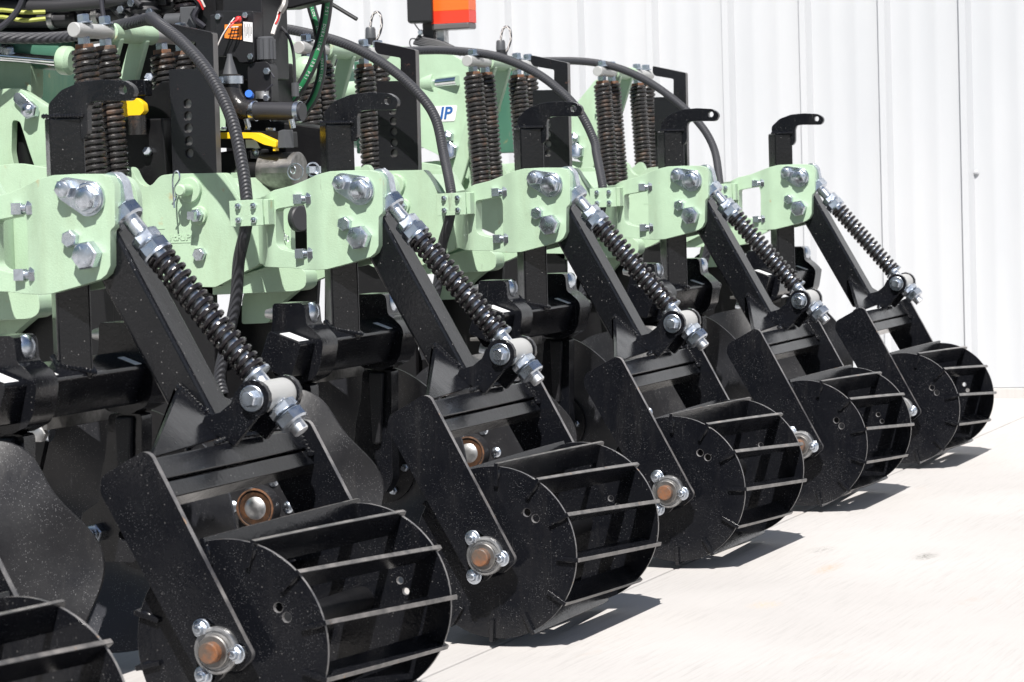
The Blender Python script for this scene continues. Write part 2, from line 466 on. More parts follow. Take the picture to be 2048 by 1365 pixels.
finish(box(-.012, 8, -5.2, 7.9, -.1, .0285), 'foundation', 'concrete', bld, bevel=.002)
bm = bmesh.new()
for j in range(-18, 26):
    for z in (0.62, 1.9, 3.2):
        if z == .62 and j not in (0,): continue
        lathe(bm, (-.0035, Y0 + j * PITCH - .02 if z > 1 else .238, z), (-1, 0, 0), [(0, .008), (.002, .008), (.002, .005), (.006, .005), (.007, .003)], 8)
finish(bm, 'siding_screw', 'siding', bld)

# ================================================================== ROLLING BASKET (unit 1, then copies)
RC = 0.1285   # axle height
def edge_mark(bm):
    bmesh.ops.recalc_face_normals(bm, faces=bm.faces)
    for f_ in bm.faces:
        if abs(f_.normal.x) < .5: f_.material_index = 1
def make_basket():
    base = Vector((.165, 0, 0))
    T = thing('rolling_basket', '', 'rolling basket', base, 'rolling baskets along the toolbar')
    F = lambda bm, n, m_, par=T, **k: finish(bm, n, m_, par, base, **k)
    R = .1165
    # end discs with centre hole and two small holes
    for x in (0.0, .337):
        hol = [circle(-.048, RC + .055, .0055, 12), circle(-.060, RC + .047, .0055, 12)] if x == 0 else [circle(-.045, RC + .035, .0042, 12), circle(-.055, RC + .024, .0042, 12)]
        bm = prism(circle(0, RC, R, 72), x - .0025, x + .0025, hol); edge_mark(bm)
        d = F(bm, 'end_disc', 'black_gloss', bevel=.0006, segs=1, mats=['black_gloss', 'sunlit_plate_edge'])
    F(cyl((-.045, 0, RC), (1, 0, 0), .43, .0165, 20), 'axle', 'black_plain')
    # twelve twisted flat bars
    for i in range(12):
        bm = bmesh.new(); n = 8; rings = []
        for k in range(n + 1):
            s = k / n; x = -.008 + s * .353
            a = math.radians(3.5 + 30 * i + 11.5 * s)
            c_, s_ = math.cos(a), math.sin(a); tn = Vector((0, -s_, c_)); rd = Vector((0, c_, s_))
            o_ = Vector((x, 0, RC))
            rings.append([bm.verts.new(o_ + rd * ro + tn * th) for ro, th in ((.0900, -.0029), (.1212, -.0029), (.1212, .0029), (.0900, .0029))])
        for a_, b_ in zip(rings[:-1], rings[1:]):
            for k in range(4):
                f_ = bm.faces.new((a_[k], a_[(k + 1) % 4], b_[(k + 1) % 4], b_[k]))
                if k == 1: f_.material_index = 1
        for r_ in (rings[0], rings[-1]):
            f_ = bm.faces.new(r_); f_.material_index = 0
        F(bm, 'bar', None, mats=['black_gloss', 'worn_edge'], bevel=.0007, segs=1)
    # weld beads on the outside of the near disc
    bm = bmesh.new()
    for i in range(12):
        a = math.radians(3.5 + 30 * i); rot = Matrix.Rotation(a, 4, 'X')
        mt = Matrix.Translation((0, 0, RC)) @ rot @ Matrix.Translation((-.0035, .107, .0012))
        bmesh.ops.create_icosphere(bm, subdivisions=2, radius=1, matrix=mt @ Matrix.Diagonal((.0030, .0085, .0042, 1)))
    F(bm, 'weld_bead', 'black_gloss')
    # side plates
    sp = [(0.0768, 0.341), (0.0841, 0.3431), (0.1364, 0.3151), (0.1391, 0.2975), (0.0245, 0.0987), (0.0125, 0.0925), (0.0005, 0.0945), (-.010, .1085), (-.0225, 0.1045), (-0.0395, 0.1191), (-0.041, 0.1262), (-0.0342, 0.1379), (0.0732, 0.3377)]
    sp = fillet(sp, .006, 3)
    for xa, xb in ((-.033, -.025), (.361, .369)):
        bm = prism(sp, xa, xb); edge_mark(bm); F(bm, 'side_plate', 'black_gloss', bevel=.0010, mats=['black_gloss', 'sunlit_plate_edge'])
    # flange bearings with three bolts
    for x, sgn in ((-.033, -1), (.369, 1)):
        D = (sgn, 0, 0)
        bm = bmesh.new()
        tri_ = []
        for k, (y, z) in enumerate(((.0169, .1520), (-.0240, .1260), (.0165, .1010))):
            ang = math.atan2(z - RC, y)
            tri_ += [(y + .012 * math.cos(ang + q), z + .012 * math.sin(ang + q)) for q in (.8, .3, -.3, -.8)]
        lathe(bm, (x, 0, RC), D, [(0, .0262), (.0055, .0262), (.0075, .0250), (.0080, .0225), (.0060, .0215), (.0062, .0200), (.0085, .0190), (.0085, .0150)], 32)
        b1 = F(bm, 'bearing_housing', 'zinc_dull')
        bm = cyl((x, 0, RC), D, .0245, .0118, 24, c=.0012, mi=0)
        F(bm, 'axle_end', 'rust_light', b1)
        bm = bmesh.new(); lathe(bm, (x, 0, RC), D, [(.0, .0185), (.0125, .0182), (.0138, .0170), (.0138, .0120)], 26)
        F(bm, 'collar', 'grey_steel', b1)
        bm = prism([(y * .96, RC + (z - RC) * .96) for y, z in tri_[::-1]], x, x + sgn * .003)
        F(bm, 'flange_plate', 'zinc_dull', b1, bevel=.0006)
        for (y, z) in ((.0169, .1520), (-.0240, .1260), (.0165, .1010)):
            bm = bmesh.new()
            lathe(bm, (x + sgn * .003, y, z), D, [(0, .0108), (.0022, .0108), (.003, .0095)], 24)
            hexnut(bm, (x + sgn * .0045, y, z), D, .0060, .0135, twist=.3)
            lathe(bm, (x + sgn * .010, y, z), D, [(0, .0045), (.004, .0045), (.0048, .0032)], 12)
            F(bm, 'flange_bolt', 'zinc')
    # cross bar between the side plates: two faces, lower one a separate flat
    u = Vector((0, .48, .877)); nrm = Vector((0, -.877, .48))
    top = Vector((0, .0905, .3330))
    def cb(x0, x1, a0, a1, b0, b1):
        bm = bmesh.new(); q = []
        for x in (x0, x1):
            for a, b_ in ((a0, b0), (a1, b0), (a1, b1), (a0, b1)):
                q.append(bm.verts.new(Vector((x, 0, 0)) + top - u * a - nrm * b_))
        for f_ in ((0, 1, 2, 3), (7, 6, 5, 4), (0, 4, 5, 1), (1, 5, 6, 2), (2, 6, 7, 3), (3, 7, 4, 0)): bm.faces.new([q[i] for i in f_])
        return bm
    F(cb(-.0245, .3605, 0, .0275, 0, .045), 'cross_bar', 'black_gloss', bevel=.003)
    F(cb(-.0245, .3605, .0295, .049, .002, .040), 'cross_bar', 'black_tube', bevel=.002)
    bm = weld([(.355, .092, .334), (.357, .073, .302)], .0045, 3); F(bm, 'weld_bead', 'black_gloss')
    # arm
    d = Vector((0, -.489, -.872)); n_ = Vector((0, -.872, .489))
    c0 = Vector((0.237, .2473, .5284))
    a0 = c0 - d * .052; a1 = c0 + d * .214
    F(bar(a0, a1, .050, .050, n_), 'arm', 'black_tube', bevel=.0055, segs=4)
    bm = weld([a1 + n_ * .025 + Vector((-.025, 0, 0)), a1 + n_ * .004 + Vector((-.027, 0, -.004)), a1 - n_ * .02 + Vector((-.027, 0, -.01))], .0045, 5)
    weld([(.212, .118, .354), (.205, .098, .338), (.188, .092, .335)], .005, 6, bm)
    weld([(.150, .092, .335), (.205, .096, .338), (.262, .092, .335)], .0035, 9, bm)
    F(bm, 'weld_bead', 'black_gloss')
    # triangular gusset from the near side plate up to the arm
    for sgn, xa, xb in ((-1, .004, .209), (1, .345, .2645)):
        bm = bmesh.new()
        A = Vector((xa, .094, .333)); B_ = Vector((xb, .169, .395)); C_ = Vector((xb, .105, .338)) + Vector((0, 0, 0))
        A2 = A.lerp(B_, .0); w_ = Vector((0, -.55, .83)).cross(Vector((1, 0, 0))).normalized() * .0
        off = Vector((0, .006, -.003))
        B1 = B_ + Vector((-.010 * -sgn * -1, .002, .002))
        tri2 = [A, B1, B_, C_] if sgn < 0 else [A, B1, B_, C_]
        f1 = [bm.verts.new(p) for p in tri2]; f2 = [bm.verts.new(p + off) for p in tri2]
        bm.faces.new(f1); bm.faces.new(f2[::-1])
        for i in range(4): bm.faces.new((f1[i], f1[(i + 1) % 4], f2[(i + 1) % 4], f2[i]))
        F(bm, 'gusset', 'black_gloss', bevel=.0012)
        if sgn < 0: F(weld([B_, C_], .0045, 11), 'weld_bead', 'black_gloss')
    # clevis plates
    cv = [(0.124, 0.356), (.1205, 0.3625), (0.100, 0.3675), (0.086, 0.378), (0.0785, 0.392)]
    cv += [(.0575 + .0215 * math.cos(a), .3835 + .0215 * math.sin(a)) for a in [math.radians(q) for q in (20, 45, 70, 90, 115, 140, 165, 190, 215, 240, 255)]]
    cv += [(0.0835, 0.328), (0.092, .3345), (.108, .341)]
    F(prism(cv, .179, .188), 'clevis_plate', 'black_gloss', bevel=.0015)
    F(prism(cv, .259, .268), 'clevis_plate', 'black_gloss', bevel=.0015)
    pv = Vector((0, .0575, .3835))
    sl_ = F(cyl(pv + Vector((.189, 0, 0)), (1, 0, 0), .069, .0185, 32, c=.001), 'pivot_sleeve', 'alu_grey')
    bm = bmesh.new(); hexnut(bm, pv + Vector((.1785, 0, 0)), (-1, 0, 0), .009, .017, washer=.0155, twist=.2)
    F(bm, 'pivot_bolt', 'zinc')
    bm = bmesh.new(); hexnut(bm, pv + Vector((.2685, 0, 0)), (1, 0, 0), .012, .017, washer=.0145)
    F(bm, 'pivot_nut', 'zinc')
    # spring rod, coil and adjusting nuts
    X = .2235; p1 = Vector((X, .2416, .6018)); dd = Vector((0, -.652, -.758)).normalized()
    bm = cyl(p1 - dd * .002, dd, .346, .0098, 22, c=.001); F(bm, 'spring_rod', 'bright_zinc')
    bm = bmesh.new(); pr = [(0, .0085)]
    for k in range(11): pr += [(.017 + k * .0016, .0094), (.0178 + k * .0016, .0104)]
    pr = [(0.016, .0094)] + pr[1:] + [(.036, .0094)]
    lathe(bm, p1, dd, pr, 20); F(bm, 'rod_thread', 'zinc')
    bm = bmesh.new(); lathe(bm, p1, dd, [(.330, .0092)] + [(.331 + k * .0008, .0101 if k % 2 else .0093) for k in range(14)] + [(.3425, .0080)], 20); F(bm, 'rod_thread', 'zinc_dull')
    def nut(t0, h, af, tw=0.0, washer=0, wt=0):
        bm = bmesh.new(); R_ = af / 2 / math.cos(math.pi / 6)
        lathe(bm, p1 + dd * t0, dd, [(0, R_ * .84), (h * .14, R_ * .985)], 24)
        lathe(bm, p1 + dd * (t0 + h * .12), dd, [(0, R_), (h * .76, R_)], 6, 0, tw)
        lathe(bm, p1 + dd * (t0 + h * .86), dd, [(0, R_ * .985), (h * .14, R_ * .84)], 24)
        if wt: lathe(bm, p1 + dd * wt, dd, [(0, washer), (.003, washer)], 28)
        F(bm, 'adjusting_nut', 'zinc')
    nut(-.006, .019, .034, .35)
    nut(.036, .0145, .031, .15)
    nut(.0505, .0165, .033, .35, .0195, .0655)
    nut(.303, .012, .031, .2); nut(.316, .0155, .033, .5)
    F(coil(p1 + dd * .0715, p1 + dd * .2535, .0150, .0032, 15.8, 18, 9), 'coil_spring', 'coil_black')
    bm = bmesh.new(); lathe(bm, p1, dd, [(.2555, .019), (.2585, .019)], 28); F(bm, 'spring_washer', 'zinc')
    # forged flat eye above the nut
    eye = fillet([(.2325, .611), (.2375, .640), (.250, .651), (.285, .640), (.285, .607), (.262, .607), (.2515, .600)], .006, 3)
    F(prism(eye, .213, .233), 'rod_eye', 'zinc', bevel=.002)
    return T
b1 = make_basket()
blabels = {0: 'nearest rolling basket, cut off by the lower left corner of the view',
           2: 'third rolling basket from the camera, directly right of the nearest complete one',
           3: 'fourth rolling basket, with the bright rusty axle end in the middle of the row',
           4: 'fifth rolling basket, second from the building wall end of the row',
           5: 'farthest rolling basket, nearest to the white metal wall'}
b1['label'] = 'large black rolling basket at lower left centre, the nearest one shown nearly whole'
for k, lb in blabels.items():
    c_ = dup(b1, (k - 1) * S, lb)
def spin(root, deg):
    M_ = Matrix.Translation((0, 0, RC)) @ Matrix.Rotation(math.radians(deg), 4, 'X') @ Matrix.Translation((0, 0, -RC))
    first = True
    for ch in sorted(root.children, key=lambda o: o.name):
        n = ch.name.split('.')[0]
        if n in ('end_disc', 'bar') or (n == 'weld_bead' and first):
            if n == 'weld_bead': first = False
            ch.matrix_basis = M_
BSK = {1: b1}
for k in blabels: BSK[k] = next(o for o in bpy.data.objects if o.get('label') == blabels[k])
for k, dg_ in {0: 6, 1: 12.5, 3: -4.5, 4: 13, 5: 12.5}.items(): spin(BSK[k], dg_)
b1['label'] = 'second rolling basket from the camera, big black cage drum at lower left centre'

# ================================================================== DISC GANG with height standard
def make_gang():
    base = Vector((.256, .336, 0))
    T = thing('disc_gang', '', 'disc gang', base, 'wavy disc gangs in front of the baskets')
    F = lambda bm, n, m_, par=T, **k: finish(bm, n, m_, par, base, **k)
    # square standard
    bm = bmesh.new(); bmesh.ops.create_cube(bm, size=1, matrix=Matrix.Translation((.238, .328, .5600)) @ Matrix.Rotation(math.radians(39), 4, 'Z') @ Matrix.Diagonal((.042, .042, .316, 1)))
    F(bm, 'standard', 'black_tube', bevel=.004, segs=3)
    hd = [(0.3455, 0.7182), (0.3449, 0.7340), (0.3263, 0.7500), (0.300, 0.7585), (0.2700, 0.7602), (0.2390, 0.7575), (0.2285, 0.7510), (0.2255, 0.7430), (0.2320, 0.7335), (0.2750, 0.7350), (0.2880, 0.7340), (0.2915, 0.726), (0.2918, 0.6980), (0.2975, 0.691), (0.3019, 0.690), (0.3019, 0.7182)]
    hd = fillet(hd, .004, 2)
    F(prism(hd, .2305, .2415, [circle(.2420, .7470, .0055, 16)]), 'lift_handle', 'black_gloss', bevel=.0012)
    F(weld([(.2060, .3370, .7185), (.2290, .2990, .7185), (.2460, .3130, .7185)], .0028, 2), 'weld_bead', 'black_gloss')
    # square cross tube, turned 20 degrees
    a = math.radians(-20); cy, cz, h = .336, .393, .0265
    ol = [(cy + (y * math.cos(a) + z * math.sin(a)), cz + (-y * math.sin(a) + z * math.cos(a))) for y, z in ((h, h), (h, -h), (-h, -h), (-h, h))]
    F(prism(fillet(ol, .006, 3), .045, .468), 'cross_tube', 'black_gloss', bevel=.002)
    F(weld([(.238, .356, .428), (.209, .330, .420), (.236, .298, .410), (.264, .325, .418), (.238, .356, .428)], .004, 4), 'weld_bead', 'black_gloss')
    # white markings on the tube top
    tn = Vector((0, math.sin(a), math.cos(a))); ty = Vector((0, math.cos(a), -math.sin(a)))
    def patch(xa, xb, ya, yb, name='sticker'):
        bm = bmesh.new(); c0 = Vector((0, cy, cz)) + tn * (h + .0006)
        q = [bm.verts.new(c0 + Vector((x, 0, 0)) + ty * y) for x, y in ((xa, ya), (xb, ya), (xb, yb), (xa, yb))]
        f_ = bm.faces.new(q); r = bmesh.ops.extrude_face_region(bm, geom=[f_]); bmesh.ops.translate(bm, vec=tn * -.0005, verts=[v for v in r['geom'] if isinstance(v, bmesh.types.BMVert)])
        return F(bm, name, 'white_label')
    patch(.052, .082, -.020, .012); patch(.168, .173, -.018, .014); patch(.352, .368, -.02, .006)
    for xc, sg in ((.117, -1), (.395, 1)):
        x0, x1 = xc - .025, xc + .025
        sad = [(.368, .463), (.322, .463), (.318, .458), (.316, .432), (.309, .428), (.294, .414), (.291, .404), (.297, .372), (.305, .358), (.330, .347), (.362, .352), (.378, .374), (.382, .398), (.370, .430)]
        cl_ = F(prism(fillet(sad, .003, 1), x0, x1), 'clamp', 'black_gloss', bevel=.0022, segs=2)
        bm = bmesh.new(); lathe(bm, (xc, .3205, .4475), (-.32, -.95, 0), [(0, .0155), (.0020, .0155), (.0055, .0125), (.0082, .0070), (.0090, 0)], 24)
        F(bm, 'carriage_bolt', 'zinc', cl_)
        bm = bmesh.new(); lathe(bm, (xc - .004, .369, .4475), (0, 1, 0), [(0, .010), (.006, .010), (.012, .008), (.020, .006)], 12)
        F(bm, 'clamp_nut', 'zinc_dull', cl_)
        # cast arm to the spindle
        arm_o = [(.318, .348), (.366, .348), (.372, .30), (.382, .262), (.384, .236), (.410, .222), (.418, .184), (.402, .160), (.336, .158), (.322, .180), (.322, .24)]
        bm = prism(fillet(arm_o, .008, 3), xc - .013, xc + .013, [circle(.350, .194, .0075, 14)])
        F(bm, 'cast_arm', 'black_gloss', bevel=.005, segs=3)
        bm = prism([(.330, .345), (.352, .345), (.350, .235), (.338, .235)], xc - .022, xc + .022)
        F(bm, 'arm_rib', 'black_rough', bevel=.004)
        bm = bmesh.new(); hexnut(bm, (xc - .013, .388, .196), (-1, 0, 0), .014, .022, twist=.2); lathe(bm, (xc - .027, .388, .196), (-1, 0, 0), [(0, .0075), (.009, .0075), (.010, .006)], 14)
        F(bm, 'spindle_nut', 'zinc')
        # disc on its hub; the near disc turns its back to the camera, the far one its hollow
        toe = math.radians(3) * (-sg)
        hubx = -.012 if sg < 0 else .520
        hc = Vector((hubx, .345 if sg < 0 else .396, .186))
        M = Matrix.Translation(hc) @ Matrix.Rotation(toe, 4, 'Z') @ (Matrix.Identity(4) if sg < 0 else Matrix.Diagonal((-1, 1, 1, 1)))
        bm = bmesh.new(); nA = 96; rad = [0, .030, .062, .068, .085, .105, .125, .145, .158, .165]
        rings = []
        for side in (0, 1):
            rr_ = []
            for r in rad:
                if r == 0: rr_.append([bm.verts.new((side * .0045, 0, 0))]); continue
                ring = []
                for k in range(nA):
                    th = 2 * math.pi * k / nA
                    e = max(0, (r - .07) / .095)
                    dish = 0 if r < .065 else .036 * ((r - .065) / .10) ** 1.25
                    ph = math.sin(6 * th + math.radians(150)); wav = .0125 * ph * e ** 1.3
                    r_eff = r + (.0050 * ph - .004) * e
                    ring.append(bm.verts.new((dish + wav + side * .0045, r_eff * math.cos(th), r_eff * math.sin(th))))
                rr_.append(ring)
            rings.append(rr_)
        for rr_ in rings:
            for a_, b_ in zip(rr_[:-1], rr_[1:]):
                for k in range(nA):
                    k2 = (k + 1) % nA
                    bm.faces.new((a_[0], b_[k], b_[k2]) if len(a_) == 1 else (a_[k], b_[k], b_[k2], a_[k2]))
        for k in range(nA):
            k2 = (k + 1) % nA; bm.faces.new((rings[0][-1][k], rings[1][-1][k], rings[1][-1][k2], rings[0][-1][k2]))
        bm.transform(M)
        ds = F(bm, 'wavy_disc', 'disc_steel' if sg > 0 else 'black_rough', smooth=50)
        # hub: cup with rusty rim, dust cap, carriage bolts, inner flange
        bm = bmesh.new(); lathe(bm, (0, 0, 0), (-1, 0, 0), [(0, .031), (.016, .0295), (.0185, .0285), (.0185, .0235), (.012, .023)], 32); bm.transform(M)
        F(bm, 'hub_cup', 'black_rough', ds)
        bm = bmesh.new(); lathe(bm, (0, 0, 0), (-1, 0, 0), [(.0180, .0280), (.0200, .0275), (.0205, .0255), (.0180, .0245)], 32); bm.transform(M)
        F(bm, 'seal_ring', 'rust', ds)
        bm = bmesh.new(); lathe(bm, (-.008, 0, 0), (-1, 0, 0), [(0, .0215), (.005, .0205), (.010, .016), (.013, .009), (.014, 0)], 28); bm.transform(M)
        F(bm, 'dust_cap', 'zinc_dull', ds)
        for k in range(6):
            th = math.radians(0 + 60 * k)
            bm = bmesh.new(); lathe(bm, (0, .042 * math.cos(th), .042 * math.sin(th)), (-1, 0, 0), [(0, .0085), (.001, .0085), (.0035, .006), (.0045, .002), (.0046, 0)], 16); bm.transform(M)
            F(bm, 'carriage_bolt', 'zinc', ds)
            bm = bmesh.new(); hexnut(bm, (.012, .042 * math.cos(th), .042 * math.sin(th)), (1, 0, 0), .006, .011); lathe(bm, (.018, .042 * math.cos(th), .042 * math.sin(th)), (1, 0, 0), [(0, .004), (.006, .004)], 8); bm.transform(M)
            F(bm, 'hub_nut', 'zinc', ds)
        bm = bmesh.new(); lathe(bm, (.0045, 0, 0), (1, 0, 0), [(0, .056), (.006, .056), (.0065, .050), (.007, .028), (.05, .024), (.09, .020)], 32); bm.transform(M)
        F(bm, 'hub_flange', 'black_rough', ds)
    return T
g1 = make_gang()
g1['label'] = 'disc gang at the left edge, its height post behind the nearest green bracket'
glab = {0: 'disc gang at the lower left corner, nearest the camera, mostly out of the view',
        2: 'second whole disc gang, height post behind the green bracket left of centre',
        3: 'third whole disc gang, height post behind the middle green bracket',
        4: 'fourth whole disc gang, height post behind the second farthest green bracket',
        5: 'farthest disc gang, post with hooked handle standing clear against the white wall'}
for k, lb in glab.items(): dup(g1, (k - 1) * S, lb)

# ================================================================== ROW UNIT (green casting, links, springs, hook plate)
def sstep(a, b_, v):
    t_ = max(0, min(1, (v - a) / (b_ - a))); return t_ * t_ * (3 - 2 * t_)
def make_row():
    base = Vector((.40, .62, 0))
    T = thing('row_unit', '', 'row unit', base, 'green row units along the toolbar')
    F = lambda bm, n, m_, par=T, **k: finish(bm, n, m_, par, base, **k)
    # --- rear bracket: outer ear, bend and strap with window
    out = [(0.520, .6120), (0.4401, 0.6150), (0.4195, 0.6234), (0.3909, 0.6291), (0.3664, 0.6371), (0.3445, 0.6437), (0.3219, 0.6481), (0.2901, 0.6486), (0.2585, 0.6477), (0.2452, 0.6445), (0.2393, 0.6336), (0.2405, 0.5857), (0.2474, 0.5808), (0.2489, 0.5393), (0.254, 0.5293), (0.2629, 0.523), (0.2949, 0.5149), (0.3311, 0.5069), (0.3512, 0.5057), (0.3753, 0.5068), (0.3954, 0.5093), (0.4197, 0.5105), (0.470, 0.512), (0.520, .513)]
    win = fillet([(0.4185, 0.5955), (0.3712, 0.6020), (0.3676, 0.5884), (0.369, 0.5280), (0.3931, 0.5325), (0.4117, 0.5369), (0.4188, 0.5436), (0.4192, 0.5546)], .005, 3)
    bm = prism(fillet(out, .004, 2, {11: .003, 12: .003}), .198, .213, [win])
    for y in (.335, .342, .349, .356, .363, .370, .378, .425, .435, .445, .455, .465, .475, .485, .495, .505, .512):
        g_ = bm.verts[:] + bm.edges[:] + bm.faces[:]
        bmesh.ops.bisect_plane(bm, geom=g_, plane_co=(0, y, 0), plane_no=(0, 1, 0))
    for v in bm.verts:
        y = v.co.y; back = v.co.x > .205
        sh = .013 * sstep(.334, .376, y) + .125 * sstep(.425, .52, y)
        if back: sh += .012 * sstep(.345, .385, y)
        v.co.x += sh
    br = F(bm, 'rear_bracket', 'green_paint', bevel=.0022, segs=3, smooth=38)
    # far ear
    fo = fillet([(.345, .6470), (.2795, 0.6475), (0.2603, 0.6440), (0.2509, 0.6350), (0.2465, 0.6220), (0.2465, 0.5978), (.252, .545), (.268, .517), (.31, .508), (.345, .506)], .006, 2)
    F(prism(fo, .264, .276), 'far_ear', 'green_paint', bevel=.002, segs=3)
    # bolts on the ear
    D = (-1, 0, 0)
    wp = []
    for (cy, cz, r, a0, a1) in ((.2745, .6205, .0205, -150, 35), (.3015, .6310, .0150, 35, 210)):
        for q in range(9):
            a = math.radians(a0 + (a1 - a0) * q / 8 - 22 + 0); wp.append((cy - r * math.cos(a) * -1 if False else cy + r * math.cos(math.pi - a), cz + r * math.sin(a)))
    # teardrop washer plate
    wp = []
    c1, r1, c2, r2 = Vector((.2735, .6195)), .0215, Vector((.3010, .6300)), .0150
    ax = (c2 - c1).normalized(); ang = math.atan2(ax.y, ax.x)
    for q in range(15): a = ang + math.radians(92 + (360 - 184) * q / 14); wp.append((c1.x + r1 * math.cos(a), c1.y + r1 * math.sin(a)))
    for q in range(12): a = ang + math.radians(-86 + 172 * q / 11); wp.append((c2.x + r2 * math.cos(a), c2.y + r2 * math.sin(a)))
    F(prism(wp, .1930, .1978), 'lock_plate', 'zinc', br, bevel=.0008)
    bm = bmesh.new(); lathe(bm, (.193, .2725, .6195), D, [(0, .0190), (.0025, .0190), (.0035, .0175)], 28); hexnut(bm, (.1900, .2725, .6195), D, .0070, .0270, twist=.25); F(bm, 'pivot_pin_head', 'zinc', br, bevel=.0008)
    def hb(y, z, af, h, tw, x=.1978, name='hex_bolt'):
        bm = bmesh.new(); hexnut(bm, (x, y, z), D, h, af, twist=tw)
        R_ = af / 2
        for k in range(6):      # raised grade marks
            a = tw + math.radians(60 * k); c_, s_ = math.cos(a), math.sin(a)
            hh = x - h - .0002
            bar((hh, y + R_ * .45 * c_, z + R_ * .45 * s_), (hh, y + R_ * .75 * c_, z + R_ * .75 * s_), .0011, .0008, (0, -s_, c_), bm)
        F(bm, name, 'zinc', br)
    hb(.2765, .5520, .0310, .0155, .15)
    hb(.2995, .5720, .0185, .0095, .35)
    hb(.3015, .6310, .0200, .0120, .1, x=.193)
    # two set screws through the bend
    for z in (.6095, .5300):
        bm = bmesh.new()
        dd = (-.18, 1, 0); q = Vector((.2135, .3590, z)) if z > .57 else Vector((.2135, .3590, z))
        hexnut(bm, q, dd, .0085, .0185, twist=.3)
        lathe(bm, q + Vector(dd).normalized() * .0085, dd, [(0, .0055), (.007, .0055)], 14)
        lathe(bm, q + Vector(dd).normalized() * .0150, dd, [(0, .0098), (.0125, .0098)], 4, a0=.785)
        F(bm, 'set_screw', 'zinc', br, bevel=.0008)
    # hose clamp plates
    F(prism([(.4812, .6095), (.4270, .6108), (.4265, .5728), (.4803, .5715)], .186, .190), 'hose_clamp', 'green_paint', bevel=.0008)
    F(prism([(.4812, .6095), (.4200, .6108), (.4195, .5728), (.4803, .5715)], .2075, .2110), 'hose_clamp', 'green_paint', bevel=.0008)
    bm = box(.190, .2075, .4195, .4265, .5735, .6100); F(bm, 'clamp_spacer', 'green_paint', bevel=.0008)
    for y in (.4655, .4405):
        for z in (.6015, .5810):
            bm = bmesh.new(); hexnut(bm, (.186, y, z), D, .0045, .0085, twist=.2); lathe(bm, (.1815, y, z), D, [(0, .0028), (.003, .0026), (.0034, .001)], 10)
            F(bm, 'clamp_screw', 'zinc', br)
    # --- central body with raised lettering
    body = [(0.83, .595), (0.78, .630), (0.745, 0.655), (.730, .667), (0.7217, 0.6628), (0.7145, 0.6473), (0.707, 0.6386), (0.6984, 0.6345), (0.6869, 0.6373), (0.6787, 0.6463), (0.6707, 0.6514), (0.6506, 0.6531), (0.5638, 0.6521), (0.5565, 0.6428), (0.5437, 0.6212), (0.5373, 0.6105), (0.508, 0.6096), (0.508, 0.5114), (0.5357, 0.5005), (0.5844, 0.4784), (0.669, 0.4811), (0.6946, 0.4945), (0.7488, 0.5232), (.80, .545)]
    bd = F(prism(fillet(body, .005, 2), .330, .350), 'shank_frame', 'green_paint', bevel=.003, segs=3)
    F(prism(fillet(body, .005, 2), .440, .455), 'shank_frame', 'green_paint', bevel=.003)
    F(prism([(.56, .645), (.53, .61), (.53, .52), (.56, .50), (.59, .60)], .350, .440), 'frame_web', 'green_paint', bevel=.002)
    F(prism(fillet([(.500, .509), (.450, .508), (.438, .498), (.438, .478), (.450, .470), (.60, .466), (.62, .478), (.54, .498)], .006, 2), .345, .385), 'lower_box', 'green_paint', bevel=.004)
    t1 = text_mesh('1tRIPr', .0175, .0006, 'raised_lettering', 'green_paint', Matrix.Translation(Vector((.3297, .640, .5555)) - base) @ FACE @ Matrix.Diagonal((1.05, .8, 1, 1)), bd, bold=.0004)
    for z, ya, yb in ((.5478, .663, .612),):
        F(box(.3293, .3303, yb, ya, z - .0006, z + .0006), 'raised_line', 'green_paint', bd)
    F(box(.3293, .3303, .668, .684, .5690, .5702), 'raised_line', 'green_paint', bd)
    # boss, pin and hair pin
    bm = bmesh.new(); lathe(bm, (.331, .621, .6275), D, [(0, .0200), (.008, .0190), (.0085, .0115)], 28); F(bm, 'pin_boss', 'green_paint_soft', bevel=.0012)
    pn = F(cyl((.330, .622, .6275), D, .034, .0092, 20, c=.002), 'pin', 'green_paint_soft')
    px = .303
    path = [(px - .001, .6215, .6010), (px, .6225, .6130), (px, .6235, .6380), (px, .6220, .6500), (px, .6185, .6560), (px, .6140, .6560), (px, .6110, .6490), (px, .6125, .6420), (px, .6190, .6340), (px + .001, .6200, .6280), (px + .001, .6190, .6160), (px + .001, .6260, .6060)]
    path = [(a_, .632 - (b_ - .6185) * 0 + (b_ - .6185), c_) for a_, b_, c_ in path]
    F(sweep(smoothpath(path, 4), .0014, 8), 'hair_pin', 'zinc', pn)
    bm = bmesh.new(); lathe(bm, (.331, .6080, .5885), D, [(0, .0150), (.006, .0135)], 24); F(bm, 'bolt_boss', 'green_paint_soft')
    bm = bmesh.new(); hexnut(bm, (.325, .6080, .5885), D, .010, .0185, twist=.1); lathe(bm, (.315, .6080, .5885), D, [(0, .0062), (.004, .0062)], 12)
    lathe(bm, (.311, .6080, .5885), D, [(0, .0085), (.009, .0085)], 4, a0=.7); F(bm, 'lock_bolt', 'zinc', bevel=.0006)
    bm = bmesh.new(); hexnut(bm, (.330, .6080, .5290), D, .009, .0185, twist=.1); F(bm, 'lock_bolt', 'zinc')
    # --- curved shank brace below
    arc = [(.38, .512), (0.426, 0.4905), (0.4522, 0.4815), (0.4776, 0.4695), (0.5024, 0.4520), (0.5175, 0.4358), (0.5278, 0.4198), (.5738, .4185), (.5720, .455), (.5596, .4904), (0.5445, 0.512)]
    F(prism(fillet(arc, .004, 2), .392, .410), 'shank_brace', 'green_paint', bevel=.002)
    F(prism([(.62, .50), (.78, .50), (.80, .05), (.70, .03), (.68, .10), (.66, .30)], .360, .392), 'shank', 'black_plain', bevel=.003)
